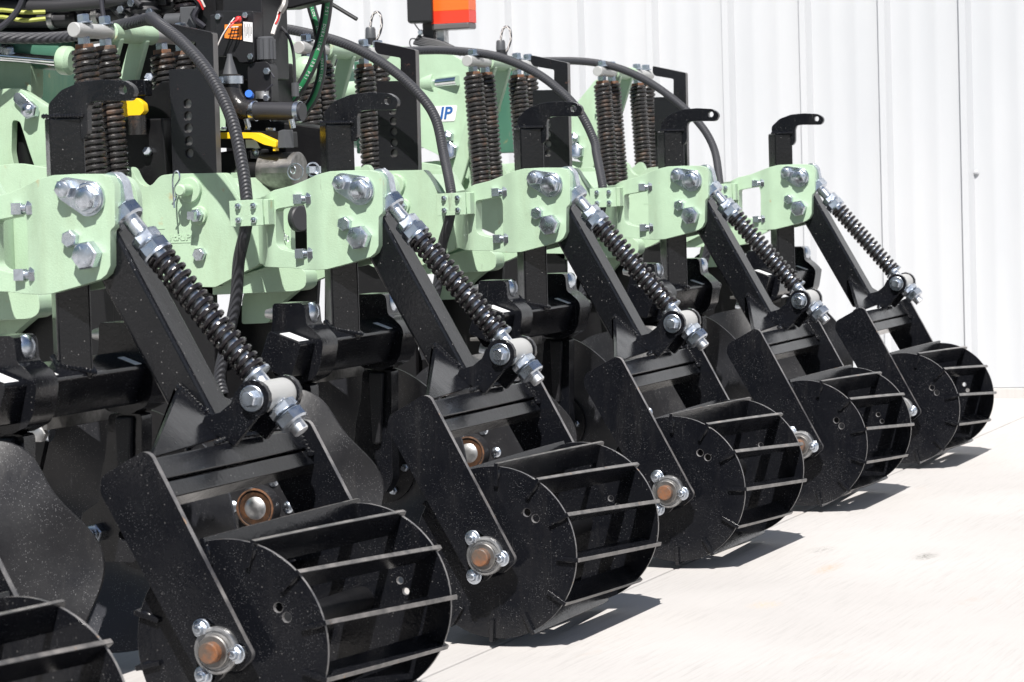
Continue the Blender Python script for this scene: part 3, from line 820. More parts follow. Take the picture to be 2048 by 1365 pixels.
    F(prism(fillet([(.595, .50), (.72, .50), (.74, .20), (.60, .20)], .01, 2), .345, .358), 'shank_guard', 'black_plain', bevel=.002)
    F(prism(fillet([(.455, .500), (.52, .49), (.60, .44), (.64, .28), (.50, .26), (.47, .36)], .01, 2), .425, .436), 'shank_guard', 'black_plain', bevel=.002)
    bm = box(.29, .46, .400, .470, .3500, .3560); box(.29, .46, .400, .406, .3345, .3500, bm)
    F(bm, 'guard_channel', 'grey_steel', bevel=.001)
    F(cyl((.34, .470, .336), (.1, -1, -.25), .045, .0105, 18), 'spindle', 'zinc')
    bm = bmesh.new(); hexnut(bm, (.30, .415, .330), (-1, 0, 0), .010, .020); F(bm, 'channel_nut', 'zinc_dull')
    # --- hook plate with height holes
    hk = [(0.654, 0.8835), (0.5749, 0.8647), (0.5775, 0.480), (0.6522, 0.480), (0.6526, 0.8124), (0.6058, 0.8113), (0.6044, 0.8519), (0.6489, 0.861), (0.6545, 0.8683)]
    hk = fillet(hk, .003, 2)
    hl = [circle(.6225, z, .0072, 16) for z in (.7589, .7402, .7216, .7021, .6835)]
    bm = prism(hk, .332, .348, hl); bm.normal_update()
    bmesh.ops.recalc_face_normals(bm, faces=bm.faces)
    for f_ in bm.faces:
        if f_.normal.y < -.8 and f_.calc_center_median().y < .60: f_.material_index = 1
    hp = F(bm, 'hook_plate', 'bracket_black', bevel=.0012, mats=['bracket_black', 'bracket_edge'])
    for z in (.7589, .7402, .7216, .7021, .6835):
        F(cyl((.3385, .6225, z), (1, 0, 0), .006, .0070, 14), 'hole_plug', 'grey_steel', hp)
    # --- spring pack: cross rod, four coils, caps and nuts
    yz = Vector((0, .742, .872))
    F(cyl(yz + Vector((.205, 0, 0)), (1, 0, 0), .108, .0112, 26, c=.001), 'spring_rod', 'alu_grey')
    F(cyl(yz + Vector((.440, 0, 0)), (1, 0, 0), .130, .0112, 26, c=.001), 'spring_rod', 'alu_grey')
    F(cyl(yz + Vector((.311, 0, 0)), (1, 0, 0), .131, .0150, 28, c=.001), 'link_hub', 'green_paint')
    mesh_spring = None
    for i, x in enumerate((.236, .300, .476, .540)):
        tp = Vector((x, .742, .842)); bt = Vector((x, .7290, .600))
        if mesh_spring is None:
            sp_ = F(coil(tp, bt, .0163, .0044, 24.3, 16, 9), 'down_spring', 'rusty_spring'); mesh_spring = sp_; x_first = x
        else:
            sp_ = mesh_spring.copy(); COL.objects.link(sp_); sp_.parent = T; sp_.location = (x - x_first, 0, 0)
        ax_ = (bt - tp).normalized()
        bm = bmesh.new(); lathe(bm, tp - ax_ * .009, ax_, [(0, .0160), (.008, .0160), (.0085, .013), (.02, .012)], 10 if i % 2 else 6); F(bm, 'spring_cap', 'rust_light', bevel=.001)
        bm = bmesh.new(); hexnut(bm, tp - ax_ * .009, -ax_, .011, .018); F(bm, 'spring_nut', 'zinc')
        bm = bmesh.new(); hexnut(bm, yz + Vector((x, 0, .0105)), (0, 0.08, 1), .011, .0175, washer=.0135); F(bm, 'spring_nut', 'zinc')
        F(cyl(tp, ax_, .24, .0075, 10), 'spring_stud', 'zinc_dull')
    # green links holding the rod
    for x in (.328, .408):
        F(bar((x, .742, .868), (x, .850, .560), .030, .014, (0, 1, .35)), 'link_bar', 'green_paint', bevel=.003)
    F(box(.336, .40, .790, .800, .60, .78), 'link_web', 'green_paint', bevel=.002)
    # --- linkage side plates towards the toolbar
    sp1 = [(1.10, .93), (0.9139, 0.915), (0.8352, 0.870), (0.7950, 0.8019), (0.835, 0.740), (0.8600, 0.680), (0.8900, 0.6600), (0.925, 0.690), (0.985, .7177), (1.1, .72)]
    F(prism(fillet(sp1, .012, 3), .470, .486), 'link_plate', 'green_paint', bevel=.003)
    for y, z, af in ((.895, .697, .034), (.9, .727, .024)):
        bm = bmesh.new(); hexnut(bm, (.470, y, z), D, .014, af, twist=.4); F(bm, 'link_bolt', 'zinc', bevel=.001)
    lb = [(1.2, .66), (0.9389, 0.678), (0.8756, 0.6671), (0.797, 0.628), (0.7831, 0.590), (0.83, 0.560), (0.9351, 0.6106), (1.2, 0.60)]
    F(prism(fillet(lb, .01, 3), .500, .514), 'lower_link', 'green_paint', bevel=.003)
    F(prism(fillet(lb, .01, 3), .352, .366), 'lower_link', 'green_paint', bevel=.003)
    F(cyl((.55, 1.2, .832), (-.25, -1, .04), .28, .022, 22), 'cylinder_barrel', 'green_paint')
    F(cyl((.478, .930, .842), (-.25, -1, .04), .06, .011, 16), 'cylinder_rod', 'chrome')
    return T
r1 = make_row()
# unit 1 is half out of the view at the left; the copies stand at the toolbar spacing
r1['label'] = 'green row unit at the far left edge, its bracket with bolts fully in view'
rlab = {2: 'green row unit behind the nearest black coil spring, its looped hair pin fully visible',
        3: 'green row unit left of centre, the third from the camera with the curved black hose',
        4: 'green row unit right of centre whose rusty springs stand alone against the wall',
        5: 'farthest green row unit, its bracket clear against the white wall'}
rows = {1: r1}
for k, lb in rlab.items(): rows[k] = dup(r1, (k - 1) * S, lb)
for k in (1, 2):
    for ch in list(rows[k].children):
        if ch.name.split('.')[0] in ('link_plate', 'link_bolt', 'cylinder_barrel', 'cylinder_rod'): bpy.data.objects.remove(ch)
bm = bmesh.new(); lathe(bm, (.10, .678, .8265), (-1, -.2, 0), [(0, .024), (.008, .024), (.016, .019), (.020, .010), (.021, 0)], 28)
finish(bm, 'pivot_boss', 'green_paint', rows[3], Vector((.40, .62, 0)))
for ch in list(rows[5].children):
    if ch.name.split('.')[0] in ('link_plate', 'cylinder_barrel', 'cylinder_rod'): bpy.data.objects.remove(ch)
sp5 = [(0.935, .715), (0.912, .690), (0.8785, .665), (0.850, .690), (.810, .760), (.795, .83), (.84, .868), (.88, .825), (.935, .765)]
finish(prism(fillet(sp5, .012, 3), .470, .486), 'link_plate', 'green_paint', rows[5], Vector((.40, .62, 0)), bevel=.003)
finish(prism(fillet([(.74, .525), (.93, .53), (.95, .18), (.78, .18)], .01, 2), .365, .40), 'shank_guard', 'black_plain', rows[2], Vector((.40, .62, 0)), bevel=.003)
# one unit carries the maker's decal on its link plate
k4 = rows[4]
bm = prism(fillet([(.935, .7925), (.877, .7925), (.884, .7595), (.935, .7595)], .004, 2), .4688, .4697)
dc = finish(bm, 'decal', 'white_label', k4, Vector((.40, .62, 0)))
text_mesh('IP', .0360, .0003, 'decal_lettering', 'decal_blue', Matrix.Translation(Vector((.4684, .9035, .7758)) - Vector((.40, .62, 0))) @ FACE @ Matrix(((1, .2, 0, 0), (0, 1, 0, 0), (0, 0, 1, 0), (0, 0, 0, 1))), dc, bold=.0009)

# toolbar that carries the units
tb = thing('toolbar', 'long green square toolbar behind the row units', 'toolbar', (1.6, 1.29, 0))
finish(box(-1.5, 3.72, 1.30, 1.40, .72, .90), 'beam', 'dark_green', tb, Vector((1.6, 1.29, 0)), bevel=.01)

# ================================================================== HOSES
def hose(k, pts, r, label, material='rubber', low=True):
    x0 = (k - 1) * S
    P_ = [(x0 + a, b_, c_) for a, b_, c_ in pts]
    o = finish(sweep(smoothpath(P_, 8), r, 16), 'supply_hose', material, smooth=60)
    return tag(o, label, 'hose', 'black supply hoses')
base_h = [(.25, .536, .322), (.25, .540, .350), (.25, .525, .403), (.245, .506, .462), (.228, .490, .520), (.203, .466, .560), (.1985, .4580, .590), (.1985, .4590, .620), (.204, .4660, .6700), (.215, .4830, .7300), (.228, .5150, .7880), (.240, .5560, .8330), (.252, .6100, .8680), (.262, .6700, .8850), (.270, .740, .8950), (.280, .84, .8990), (.30, 1.0, .885), (.32, 1.2, .86)]
tail = base_h[:8]
h2 = tail + [(.2, .4647, .6618), (.2, .480, .7316), (.2, .5121, .7949), (.2, .5517, .8405), (.215, .6005, .8735), (.26, .640, .8860), (.315, .672, .8900), (.335, .735, .884), (.330, .84, .870), (.27, 1.0, .875), (.3, 1.2, .88)]
h3 = tail + [(.235, .4850, .6766), (.25, .5059, .7422), (.25, .5421, .7912), (.25, .5978, .8369), (.25, .6639, .873), (.25, .7409, .8976), (.25, .8191, .9119), (.26, .95, .915), (.28, 1.2, .88)]
h4 = tail + [(.235, .482, .675), (.25, .4930, .706), (.25, .5204, .7616), (.25, .5616, .8059), (.25, .614, .8449), (.25, .6885, .8781), (.25, .7644, .8926), (.25, .8523, .8996), (.26, 1.0, .895), (.28, 1.2, .86)]
h5 = tail + [(.24, .4820, .6868), (.25, .5150, .7420), (.25, .5700, .7964), (.25, .6447, .8497), (.25, .7277, .8848), (.25, .8303, .9006), (.26, 1.0, .90), (.28, 1.2, .87)]
hose(2, h2, .0092, 'black ribbed hose arching over the left row unit down to its clamp plate')
hose(3, h3, .0088, 'black ribbed hose arching across the middle row unit to its clamp plate')
hose(4, h4, .0088, 'black ribbed hose passing behind the third hooked handle to its clamp plate')
hose(5, h5, .0088, 'black hose arching against the white wall to the farthest bracket')


# ================================================================== VALVE AND PLUMBING BLOCK between the 2nd and 3rd unit
VX = (2 - 1) * S
def P2(x, y, z): return Vector((VX + x, y, z))
vb = thing('valve_assembly', 'black electric valve and plumbing block beside the first arching hose', 'valve assembly', P2(.45, .52, .62))
VB = P2(.45, .52, .62)
def FV(bm, n, m_, par=vb, **k): return finish(bm, n, m_, par, VB, **k)
def pr(pts, x0, x1, r=0.0, **k): return prism(fillet([tuple(p) for p in pts], r, 2) if r else pts, VX + x0, VX + x1, **k)
# housing
FV(pr([(.658, .910), (.590, .906), (.592, .826), (.618, .826), (.624, .836), (.661, .838)], .50, .60, .004), 'solenoid_housing', 'plastic_black', bevel=.003)
FV(pr([(.672, .905), (.660, .905), (.662, .842), (.674, .842)], .51, .59), 'solenoid_rib', 'plastic_black', bevel=.002)
FV(pr([(.660, .945), (.590, .943), (.590, .80), (.660, .80)], .53, .62), 'valve_column', 'plastic_black', bevel=.003)
FV(cyl(P2(.55, .612, .905), (0, 0, 1), .06, .0145, 20), 'fitting', 'grey_steel')
lb_ = FV(pr([(.641, .887), (.611, .887), (.612, .862), (.642, .866)], .4985, .4995), 'warning_label', 'orange_label')
for i in range(4):
    z = .883 - i * .0052
    FV(box(VX + .4980, VX + .4984, .616, .636 - (i % 2) * .006, z - .0012, z + .0003), 'label_mark', 'label_ink' if i else 'white_label', lb_)
lw_ = FV(pr([(.608, .890), (.592, .888), (.593, .857), (.609, .860)], .4985, .4995), 'rating_label', 'white_label')
for i in range(6):
    y = .606 - i * .0023
    FV(box(VX + .4980, VX + .4984, y - .0007, y, .864 + (i % 3) * .003, .886 - (i % 2) * .004), 'label_mark', 'label_ink', lw_)
for q in ((.597, .835), (.604, .900), (.652, .900)):
    bm = bmesh.new(); hexnut(bm, P2(.4995, *q), (-1, 0, 0), .004, .009); FV(bm, 'housing_screw', 'zinc')
# strain relief cone, clamp and bent hose
bm = bmesh.new(); lathe(bm, P2(.45, .609, .838), (0, 0, -1), [(0, .004), (.006, .0045), (.030, .0115), (.036, .0130)], 24); FV(bm, 'strain_relief', 'plastic_grey')
bm = bmesh.new(); lathe(bm, P2(.45, .609, .803), (0, 0, -1), [(0, .0205), (.012, .0205), (.012, .0195), (0, .0195)], 32); FV(bm, 'hose_clamp_band', 'zinc')
FV(cyl(P2(.428, .628, .797), (0, -1, 0), .014, .0048, 12), 'clamp_worm_screw', 'zinc')
FV(sweep(smoothpath([P2(.45, .609, .806), P2(.45, .609, .785), P2(.45, .604, .768), P2(.45, .592, .754), P2(.45, .574, .748)], 5), .0165, 20), 'elbow_hose', 'rusty_spring')
FV(sweep(smoothpath([P2(.45, .580, .7475), P2(.45, .54, .7465), P2(.45, .485, .7430)], 5), .0140, 20), 'straight_hose', 'rubber_smooth')
for y, z in ((.574, .7475), (.497, .744)):
    bm = bmesh.new(); lathe(bm, P2(.45, y, z), (0, -1, 0), [(0, .0158), (.008, .0158), (.008, .0150), (0, .0150)], 28); FV(bm, 'hose_clamp_band', 'zinc')
    FV(cyl(P2(.428, y - .002, z - .012), (.2, -.1, -1), .014, .0045, 12), 'clamp_worm_screw', 'zinc')
bm = bmesh.new(); lathe(bm, P2(.46, .580, .772), (-1, -.3, .2), [(0, .006), (.015, .006)], 12); FV(bm, 'tap_cap', 'tap_blue')
# connector with flutes
bm = bmesh.new()
for k in range(12):
    a = k * math.pi / 6; bar((VX + .52 + .0140 * math.cos(a), .5805 + .0140 * math.sin(a), .830), (VX + .52 + .0140 * math.cos(a), .5805 + .0140 * math.sin(a), .862), .005, .003, (math.cos(a + 1.57), math.sin(a + 1.57), 0), bm)
lathe(bm, P2(.52, .5805, .830), (0, 0, 1), [(0, .0135), (.034, .0135), (.036, .011)], 20); bmesh.ops.remove_doubles(bm, verts=bm.verts, dist=1e-6)
FV(bm, 'ribbed_connector', 'plastic_grey', bevel=0)
FV(cyl(P2(.52, .582, .77), (0, 0, 1), .062, .0115, 18), 'connector_stem', 'plastic_black')
FV(cyl(P2(.51, .582, .768), (0, 0, 1), .012, .0130, 18), 'stem_collar', 'zinc_dull')
# motor plate behind, black filler plates
FV(pr([(.607, .818), (.600, .826), (.572, .826), (.566, .818), (.566, .762), (.607, .762)], .505, .53, .004), 'motor_bracket', 'plastic_black', bevel=.002)
FV(pr([(.70, .83), (.612, .83), (.612, .735), (.52, .72), (.52, .60), (.70, .60), (.70, .75)], .60, .68), 'mounting_plate', 'black_plain', bevel=.003)
FV(pr([(.72, .80), (.665, .80), (.665, .60), (.79, .60), (.80, .74)], .430, .462), 'mounting_plate', 'black_plain', bevel=.003)
for q in ((.571, .811), (.573, .769), (.563, .7365)):
    bm = bmesh.new(); hexnut(bm, P2(.503, *q), (-1, 0, 0), .005, .010); FV(bm, 'bracket_screw', 'zinc')
# slide valve with yellow lever
FV(pr([(.646, .7205), (.520, .714), (.519, .6885), (.646, .6925)], .44, .50), 'slide_valve', 'black_plain', bevel=.002)
for y, z in ((.637, .721), (.626, .7205), (.585, .7185), (.548, .7165), (.541, .716)):
    bm = bmesh.new(); hexnut(bm, P2(.455, y, z), (0, 0, 1), .004, .0085); FV(bm, 'flange_bolt', 'zinc')
FV(pr([(.621, .7155), (.593, .7150), (.550, .7130), (.5165, .6985), (.5155, .6900), (.5195, .6900), (.537, .694), (.5585, .7045), (.621, .7060)], .415, .433, .002), 'lever', 'yellow', bevel=.002)
FV(box(VX + .418, VX + .430, .519, .523, .684, .692), 'lever_pin', 'yellow')
FV(pr([(.580, .7035), (.5625, .7025), (.5555, .6890), (.579, .6905)], .4375, .4395), 'valve_tag', 'white_label')
FV(pr([(.514, .714), (.507, .716), (.503, .716), (.502, .688), (.516, .688)], .42, .45), 'lever_stop', 'plastic_grey', bevel=.001)
# coupler with cam lever and pull ring
FV(cyl(P2(.455, .560, .6530), (0, -1, -.02), .064, .0300, 40, c=.002), 'coupler', 'grey_steel')
FV(cyl(P2(.455, .585, .6530), (0, -1, -.02), .028, .021, 28), 'coupler_neck', 'black_plain')
FV(pr([(.640, .685), (.580, .690), (.58, .60), (.64, .60)], .45, .52), 'coupler_body', 'black_plain', bevel=.004)
FV(pr([(.546, .6590), (.487, .6580), (.487, .6495), (.546, .6500)], .4185, .4215), 'cam_lever', 'grey_steel', bevel=.0008)
FV(pr([(.468, .6585), (.462, .6585), (.462, .6475), (.468, .6475)], .4185, .46), 'cam_lever', 'zinc', bevel=.0008)
def ring(c, n, R, r, name, m_, sy=1.0):
    d, u, v = frame(n); pts = [Vector(c) + u * math.cos(a) * R * sy + v * math.sin(a) * R for a in [2 * math.pi * k / 28 for k in range(29)]]
    return FV(sweep(pts, r, 7), name, m_)
ring(P2(.416, .4850, .6510), (-1, -.1, 0), .0125, .0010, 'pull_ring', 'zinc')
ring(P2(.416, .4890, .6540), (-1, .4, 0), .0060, .0009, 'pull_ring', 'zinc')
ring(P2(.440, .4665, .6535), (-1, -1.2, 0), .0105, .0014, 'pull_ring', 'zinc')
for q in ((.565, .6835), (.5665, .6360), (.636, .690)):
    bm = bmesh.new(); hexnut(bm, P2(.445, *q), (-1, 0, 0), .006, .0125, twist=.2, dome=True); FV(bm, 'valve_bolt', 'zinc')
FV(cyl(P2(.47, .608, .655), (-.3, -1, 0), .012, .019, 22), 'valve_ring', 'zinc_dull')
# lower cover with retaining chain, seen through the bracket window
FV(pr([(.60, .61), (.50, .61), (.50, .52), (.60, .52)], .56, .60), 'lower_housing', 'black_plain')
cvr = FV(cyl(P2(.43, .4930, .579), (-.35, -1, 0), .012, .0205, 32, c=.002), 'dust_cover', 'rubber_smooth')
chp = [(.5190 - .0010 * k, .599 - .0057 * k) for k in range(9)] + [(.508, .5500), (.504, .5480)]
for i, (y, z) in enumerate(chp):
    n_ = Vector((-1, .25 if i % 2 else -.6, 0)); d, u, v = frame(n_); up = Vector((0, 0, 1)); sd = n_.cross(up).normalized()
    pts = [P2(.42, y, z) + up * math.cos(a) * .0042 + sd * math.sin(a) * .0021 for a in [2 * math.pi * k / 12 for k in range(13)]]
    FV(sweep(pts, .0009, 6), 'chain_link', 'bright_zinc')

# wiring on the valve block
def wire(pts, r, m_, name='wire', par=None):
    return FV(sweep(smoothpath([P2(*p) for p in pts], 5), r, 7), name, m_, par or vb)
wire([(.49, .625, .892), (.485, .630, .880), (.48, .640, .862), (.478, .650, .845), (.478, .658, .83)], .0016, 'label_ink')
wire([(.488, .618, .896), (.482, .622, .888), (.477, .634, .870), (.476, .646, .848)], .0010, 'wire_white')
wire([(.487, .612, .895), (.480, .614, .889), (.474, .620, .880)], .0014, 'wire_red')
wire([(.486, .606, .897), (.478, .609, .891), (.470, .616, .887)], .0012, 'wire_red')
blob_ = bmesh.new(); blob(blob_, P2(.486, .610, .893), .0055); FV(blob_, 'red_plug', 'wire_red')
wire([(.56, .573, .91), (.545, .570, .895), (.535, .571, .882), (.53, .573, .870)], .0035, 'wire_white')
wire([(.556, .571, .912), (.540, .567, .895), (.533, .569, .886)], .0016, 'wire_red')
wire([(.56, .566, .930), (.55, .560, .918), (.545, .566, .905)], .0060, 'grey_steel')
wire([(.62, .620, .898), (.60, .600, .892), (.60, .580, .870), (.60, .572, .842), (.60, .571, .808), (.60, .571, .785)], .0026, 'rubber_smooth')
FV(cyl(P2(.60, .571, .795), (0, 0, -1), .022, .0062, 10), 'cable_plug', 'plastic_grey')
wire([(.52, .586, .83), (.51, .572, .815), (.505, .560, .800)], .0013, 'label_ink')
wire([(.50, .560, .790), (.50, .574, .780), (.50, .588, .768)], .0012, 'label_ink')
# yellow tab valve between the springs of the second unit
tv = thing('yellow_tab_valve', 'yellow tab on a black valve between the rusty springs behind the first hooked handle', 'valve', P2(.36, .72, .60))
VT = P2(.36, .72, .60)
finish(pr([(.748, .7725), (.7165, .7715), (.707, .763), (.7055, .7505), (.7165, .742), (.748, .7440)], .345, .360, .003), 'tab', 'yellow', tv, VT, bevel=.002)
finish(pr([(.738, .80), (.706, .80), (.704, .775), (.738, .775)], .350, .372), 'cap', 'black_gloss', tv, VT, bevel=.002)
finish(cyl(P2(.352, .722, .745), (0, 0, -1), .03, .014, 20), 'stem', 'rusty_spring', tv, VT)
finish(pr([(.77, .74), (.69, .74), (.685, .60), (.79, .60)], .375, .428), 'valve_body', 'black_plain', tv, VT, bevel=.003)
for q in ((.708, .802), (.716, .688)):
    bm = bmesh.new(); hexnut(bm, P2(.372, *q), (-1, -.2, .3), .008, .013); finish(bm, 'valve_bolt', 'zinc', tv, VT)

# two green-striped hydraulic hoses
def striped(pts, r, label, txt):
    P_ = smoothpath([P2(*p) for p in pts], 8)
    o = finish(sweep(P_, r, 20), 'hydraulic_hose', 'rubber_smooth', smooth=60); tag(o, label, 'hose', 'green striped hydraulic hoses')
    bm = bmesh.new(); n = 6; rows_ = []
    for i, p in enumerate(P_):
        t_ = (P_[min(i + 1, len(P_) - 1)] - P_[max(i - 1, 0)]).normalized()
        out = Vector((-.75, -.66, 0)); out = (out - t_ * out.dot(t_)).normalized(); sd = t_.cross(out)
        rows_.append([bm.verts.new(p + (out * math.cos(a) + sd * math.sin(a)) * (r + .0004)) for a in [(-.15 + k * .80 / n) for k in range(n + 1)]])
    for a_, b_ in zip(rows_[:-1], rows_[1:]):
        for k in range(n): bm.faces.new((a_[k], a_[k + 1], b_[k + 1], b_[k]))
    st_ = finish(bm, 'green_stripe', 'hose_green', o, smooth=60)
    # lettering that follows the hose
    L = [0]
    for a_, b_ in zip(P_[:-1], P_[1:]): L.append(L[-1] + (b_ - a_).length)
    s0 = .02; step = r * .62; i = 0; glyphs = {}
    for ch in txt:
        if s0 > L[-1] - .01: break
        while i < len(L) - 2 and L[i + 1] < s0: i += 1
        p = P_[i].lerp(P_[i + 1], (s0 - L[i]) / (L[i + 1] - L[i])); t_ = (P_[i + 1] - P_[i]).normalized()
        out = Vector((-.75, -.66, 0)); out = (out - t_ * out.dot(t_)).normalized(); sd = t_.cross(out)
        out2 = out * math.cos(.25) + sd * math.sin(.25)
        s0 += step
        if ch == ' ': continue
        yv = out2.cross(t_)
        mt = Matrix((t_, yv, out2)).transposed().to_4x4(); mt.translation = p + out2 * (r + .0008)
        text_mesh(ch, r * .72, .0001, 'hose_lettering', 'white_label', mt, o)
    return o
striped([(.72, .596, .960), (.72, .596, .928), (.72, .586, .889), (.72, .580, .844), (.72, .582, .811), (.72, .596, .775), (.72, .618, .747)], .0078, 'straight hanging black hose with green stripe, the left one of two', 'DURA-LOK   DURA-LOK   DURA-LOK')
striped([(.68, .548, .96), (.68, .545, .942), (.68, .553, .893), (.68, .569, .845), (.68, .592, .803), (.68, .620, .768), (.66, .640, .736), (.62, .650, .706)], .0092, 'curved black hose with green stripe sweeping down behind the yellow lever', '100 PSI  DURA-LOK  100 PSI  DURA-LOK 100 PSI  DURA-LOK')

# dark bundle at the top left: hoses, bellows and plates over the second unit
tl = thing('hose_bundle', 'dark bundle of hoses and fittings across the top left corner', 'hose bundle', P2(.62, .95, .9))
VL = P2(.62, .95, .9)
def FL(bm, n, m_, **k): return finish(bm, n, m_, tl, VL, **k)
for i, (z, r_, x) in enumerate(((.917, .013, .62), (.944, .014, .66), (.965, .015, .60), (.938, .010, .58), (.985, .016, .66))):
    FL(sweep(smoothpath([P2(x, 1.25, z + .01), P2(x, 1.08, z + .004), P2(x, .97, z), P2(x, .86, z + .006), P2(x + .02, .74, z + .03)], 5), r_, 14), 'hose', 'rubber_smooth')
for y in (1.03, .985, .945, .90):
    FL(cyl(P2(.618, y, .917 + (1.03 - y) * .02), (0, -1, .1), .010, .0150, 18), 'hose_band', 'zinc_dull' if y in (1.03, .945) else 'plastic_black')
FL(box(VX - .25, VX + .75, 1.03, 1.25, 1.00, 1.16), 'shade_box', 'plastic_black', bevel=.01)  # added box above the view, only there to shade the green parts below
FL(prism([(1.3, 1.05), (.66, 1.05), (.66, .945), (.80, .925), (.86, .895), (1.3, .86)], VX + .70, VX + .74), 'back_plate', 'black_plain')
FL(prism([(1.02, .915), (.70, .930), (.70, .84), (.80, .78), (1.0, .70)], VX + .76, VX + .80), 'back_plate', 'black_plain')
for i, z in enumerate((.914, .925)):
    FL(sweep(smoothpath([P2(.49, 1.20, z + .008), P2(.49, 1.06, z + .006), P2(.50, 1.01, z - .002 + i * .002), P2(.52, .98, z)], 4), .0035, 8), 'yellow_cable', 'yellow_cable')
FL(sweep(smoothpath([P2(.47, 1.07, .885), P2(.475, 1.03, .905), P2(.48, 1.005, .93), P2(.48, .99, .96)], 5), .0055, 8), 'wire_loom', 'label_ink')
FL(sweep(smoothpath([P2(.56, .895, .99), P2(.56, .897, .94), P2(.56, .893, .905)], 5), .0040, 8), 'wire_loom', 'label_ink')
bm = bmesh.new(); lathe(bm, P2(.60, .838, .99), (0, 0, -1), [(k * .006, .016 + (.004 if k % 2 else 0) + k * .0006) for k in range(16)], 20); FL(bm, 'rubber_boot', 'rubber_smooth')
FL(cyl(P2(.60, .80, .905), (0, -1, 0), .03, .012, 16), 'fitting', 'plastic_grey')
FL(box(VX + .58, VX + .62, .735, .765, .885, .925), 'block', 'plastic_grey', bevel=.002)
FL(coil(P2(.62, .774, 1.0), P2(.62, .774, .885), .0170, .0052, 8, 16, 7), 'large_spring', 'coil_black')
FL(sweep(smoothpath([P2(.56, .735, .945), P2(.55, .722, .938), P2(.55, .712, .925), P2(.55, .722, .905), P2(.56, .71, .890)], 5), .0045, 7), 'wire_loom', 'label_ink')
FL(sweep(smoothpath([P2(.55, .738, .946), P2(.54, .722, .944), P2(.54, .706, .935), P2(.545, .700, .920)], 5), .0018, 7), 'wire', 'wire_white')
FL(sweep(smoothpath([P2(.55, .740, .942), P2(.54, .724, .940), P2(.54, .708, .930), P2(.545, .703, .916)], 5), .0016, 7), 'wire', 'wire_red')
FL(prism([(.66, .98), (.525, .98), (.528, .925), (.585, .915), (.66, .917)], VX + .62, VX + .66), 'black_cover', 'plastic_black', bevel=.004)
FL(sweep([P2(.9, .68, .962), P2(.9, .640, .937), P2(.9, .597, .911)], .0035, 8), 'rod', 'plastic_black')
for (x, y0, y1, z0, z1, r_) in ((.58, .93, .86, .99, .905, .007), (.57, .89, .83, .99, .93, .005), (.60, .99, .96, 1.0, .93, .009), (.64, .70, .67, 1.0, .89, .010), (.66, .69, .69, 1.0, .80, .012)):
    FL(sweep(smoothpath([P2(x, y0, z0), P2(x + .01, (y0 + y1) / 2 + .012, (z0 + z1) / 2), P2(x, y1, z1)], 5), r_, 10), 'hose', 'rubber_smooth')
for (x, y, z) in ((.575, .868, .925), (.575, .848, .935), (.60, .955, .945), (.57, .812, .918)):
    bm = bmesh.new(); hexnut(bm, P2(x, y, z), (-1, 0, .1), .008, .012); FL(bm, 'fitting_nut', 'zinc')
FL(box(VX + .60, VX + .66, .80, .87, .93, .99), 'valve_block', 'plastic_black', bevel=.003)
FL(box(VX + .575, VX + .60, .955, .985, .935, .975), 'connector', 'plastic_grey', bevel=.002)
FL(prism([(.72, .97), (.69, .97), (.685, .86), (.70, .85), (.725, .86)], VX + .56, VX + .60), 'black_bracket', 'black_plain', bevel=.003)
# hydraulic cylinder in the shade at the left edge
cy_ = thing('hydraulic_cylinder', 'dark green cylinder with a polished rod at the upper left edge', 'cylinder', P2(.62, 1.1, .86))
VC = P2(.62, 1.1, .86)
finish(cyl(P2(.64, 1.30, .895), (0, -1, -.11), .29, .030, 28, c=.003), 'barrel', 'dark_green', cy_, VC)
finish(cyl(P2(.60, 1.25, .878), (0, -1, -.12), .26, .0085, 18), 'rod', 'chrome', cy_, VC)
bm = bmesh.new(); lathe(bm, P2(.60, 1.002, .850), (0, -1, -.1), [(0, .022), (.004, .024), (.018, .024), (.024, .018)], 24); finish(bm, 'end_gland', 'green_paint', cy_, VC)
finish(prism(fillet([(1.14, .87), (1.07, .865), (1.075, .79), (1.14, .79)], .006, 2), VX + .62, VX + .66), 'mount', 'green_paint', cy_, VC, bevel=.003)
bm = bmesh.new(); hexnut(bm, P2(.60, 1.105, .868), (-.3, -.3, 1), .012, .022); finish(bm, 'mount_nut', 'zinc', cy_, VC)
# big side plate with a window behind the nearest handle
pl = [(1.30, .80), (1.05, .805), (.985, .765), (.93, .735), (.90, .66), (.93, .60), (1.30, .58)]
ho = fillet([(1.066, .752), (1.052, .750), (1.036, .700), (1.022, .660), (1.062, .655), (1.070, .70)], .005, 2)
spl = finish(prism(fillet(pl, .008, 2), VX + .545, VX + .562, [ho]), 'frame_side_plate', 'green_paint', None, bevel=.003)
tag(spl, 'large green side plate with a dark window at the left edge of the view', 'side plate')
bm = bmesh.new()
wp = [(1.055, .797), (1.045, .797), (1.012, .768), (1.014, .755), (1.028, .755), (1.060, .785)]
finish(prism(fillet(wp, .005, 2), VX + .538, VX + .544), 'lock_plate', 'zinc', spl, bevel=.001)
bm = bmesh.new(); hexnut(bm, P2(.538, 1.025, .767), (-1, -.1, 0), .012, .026, twist=.3, dome=True); finish(bm, 'pivot_bolt', 'zinc', spl)
finish(box(VX + .57, VX + .60, 1.0, 1.12, .63, .77), 'inner_plate', 'black_plain', spl)

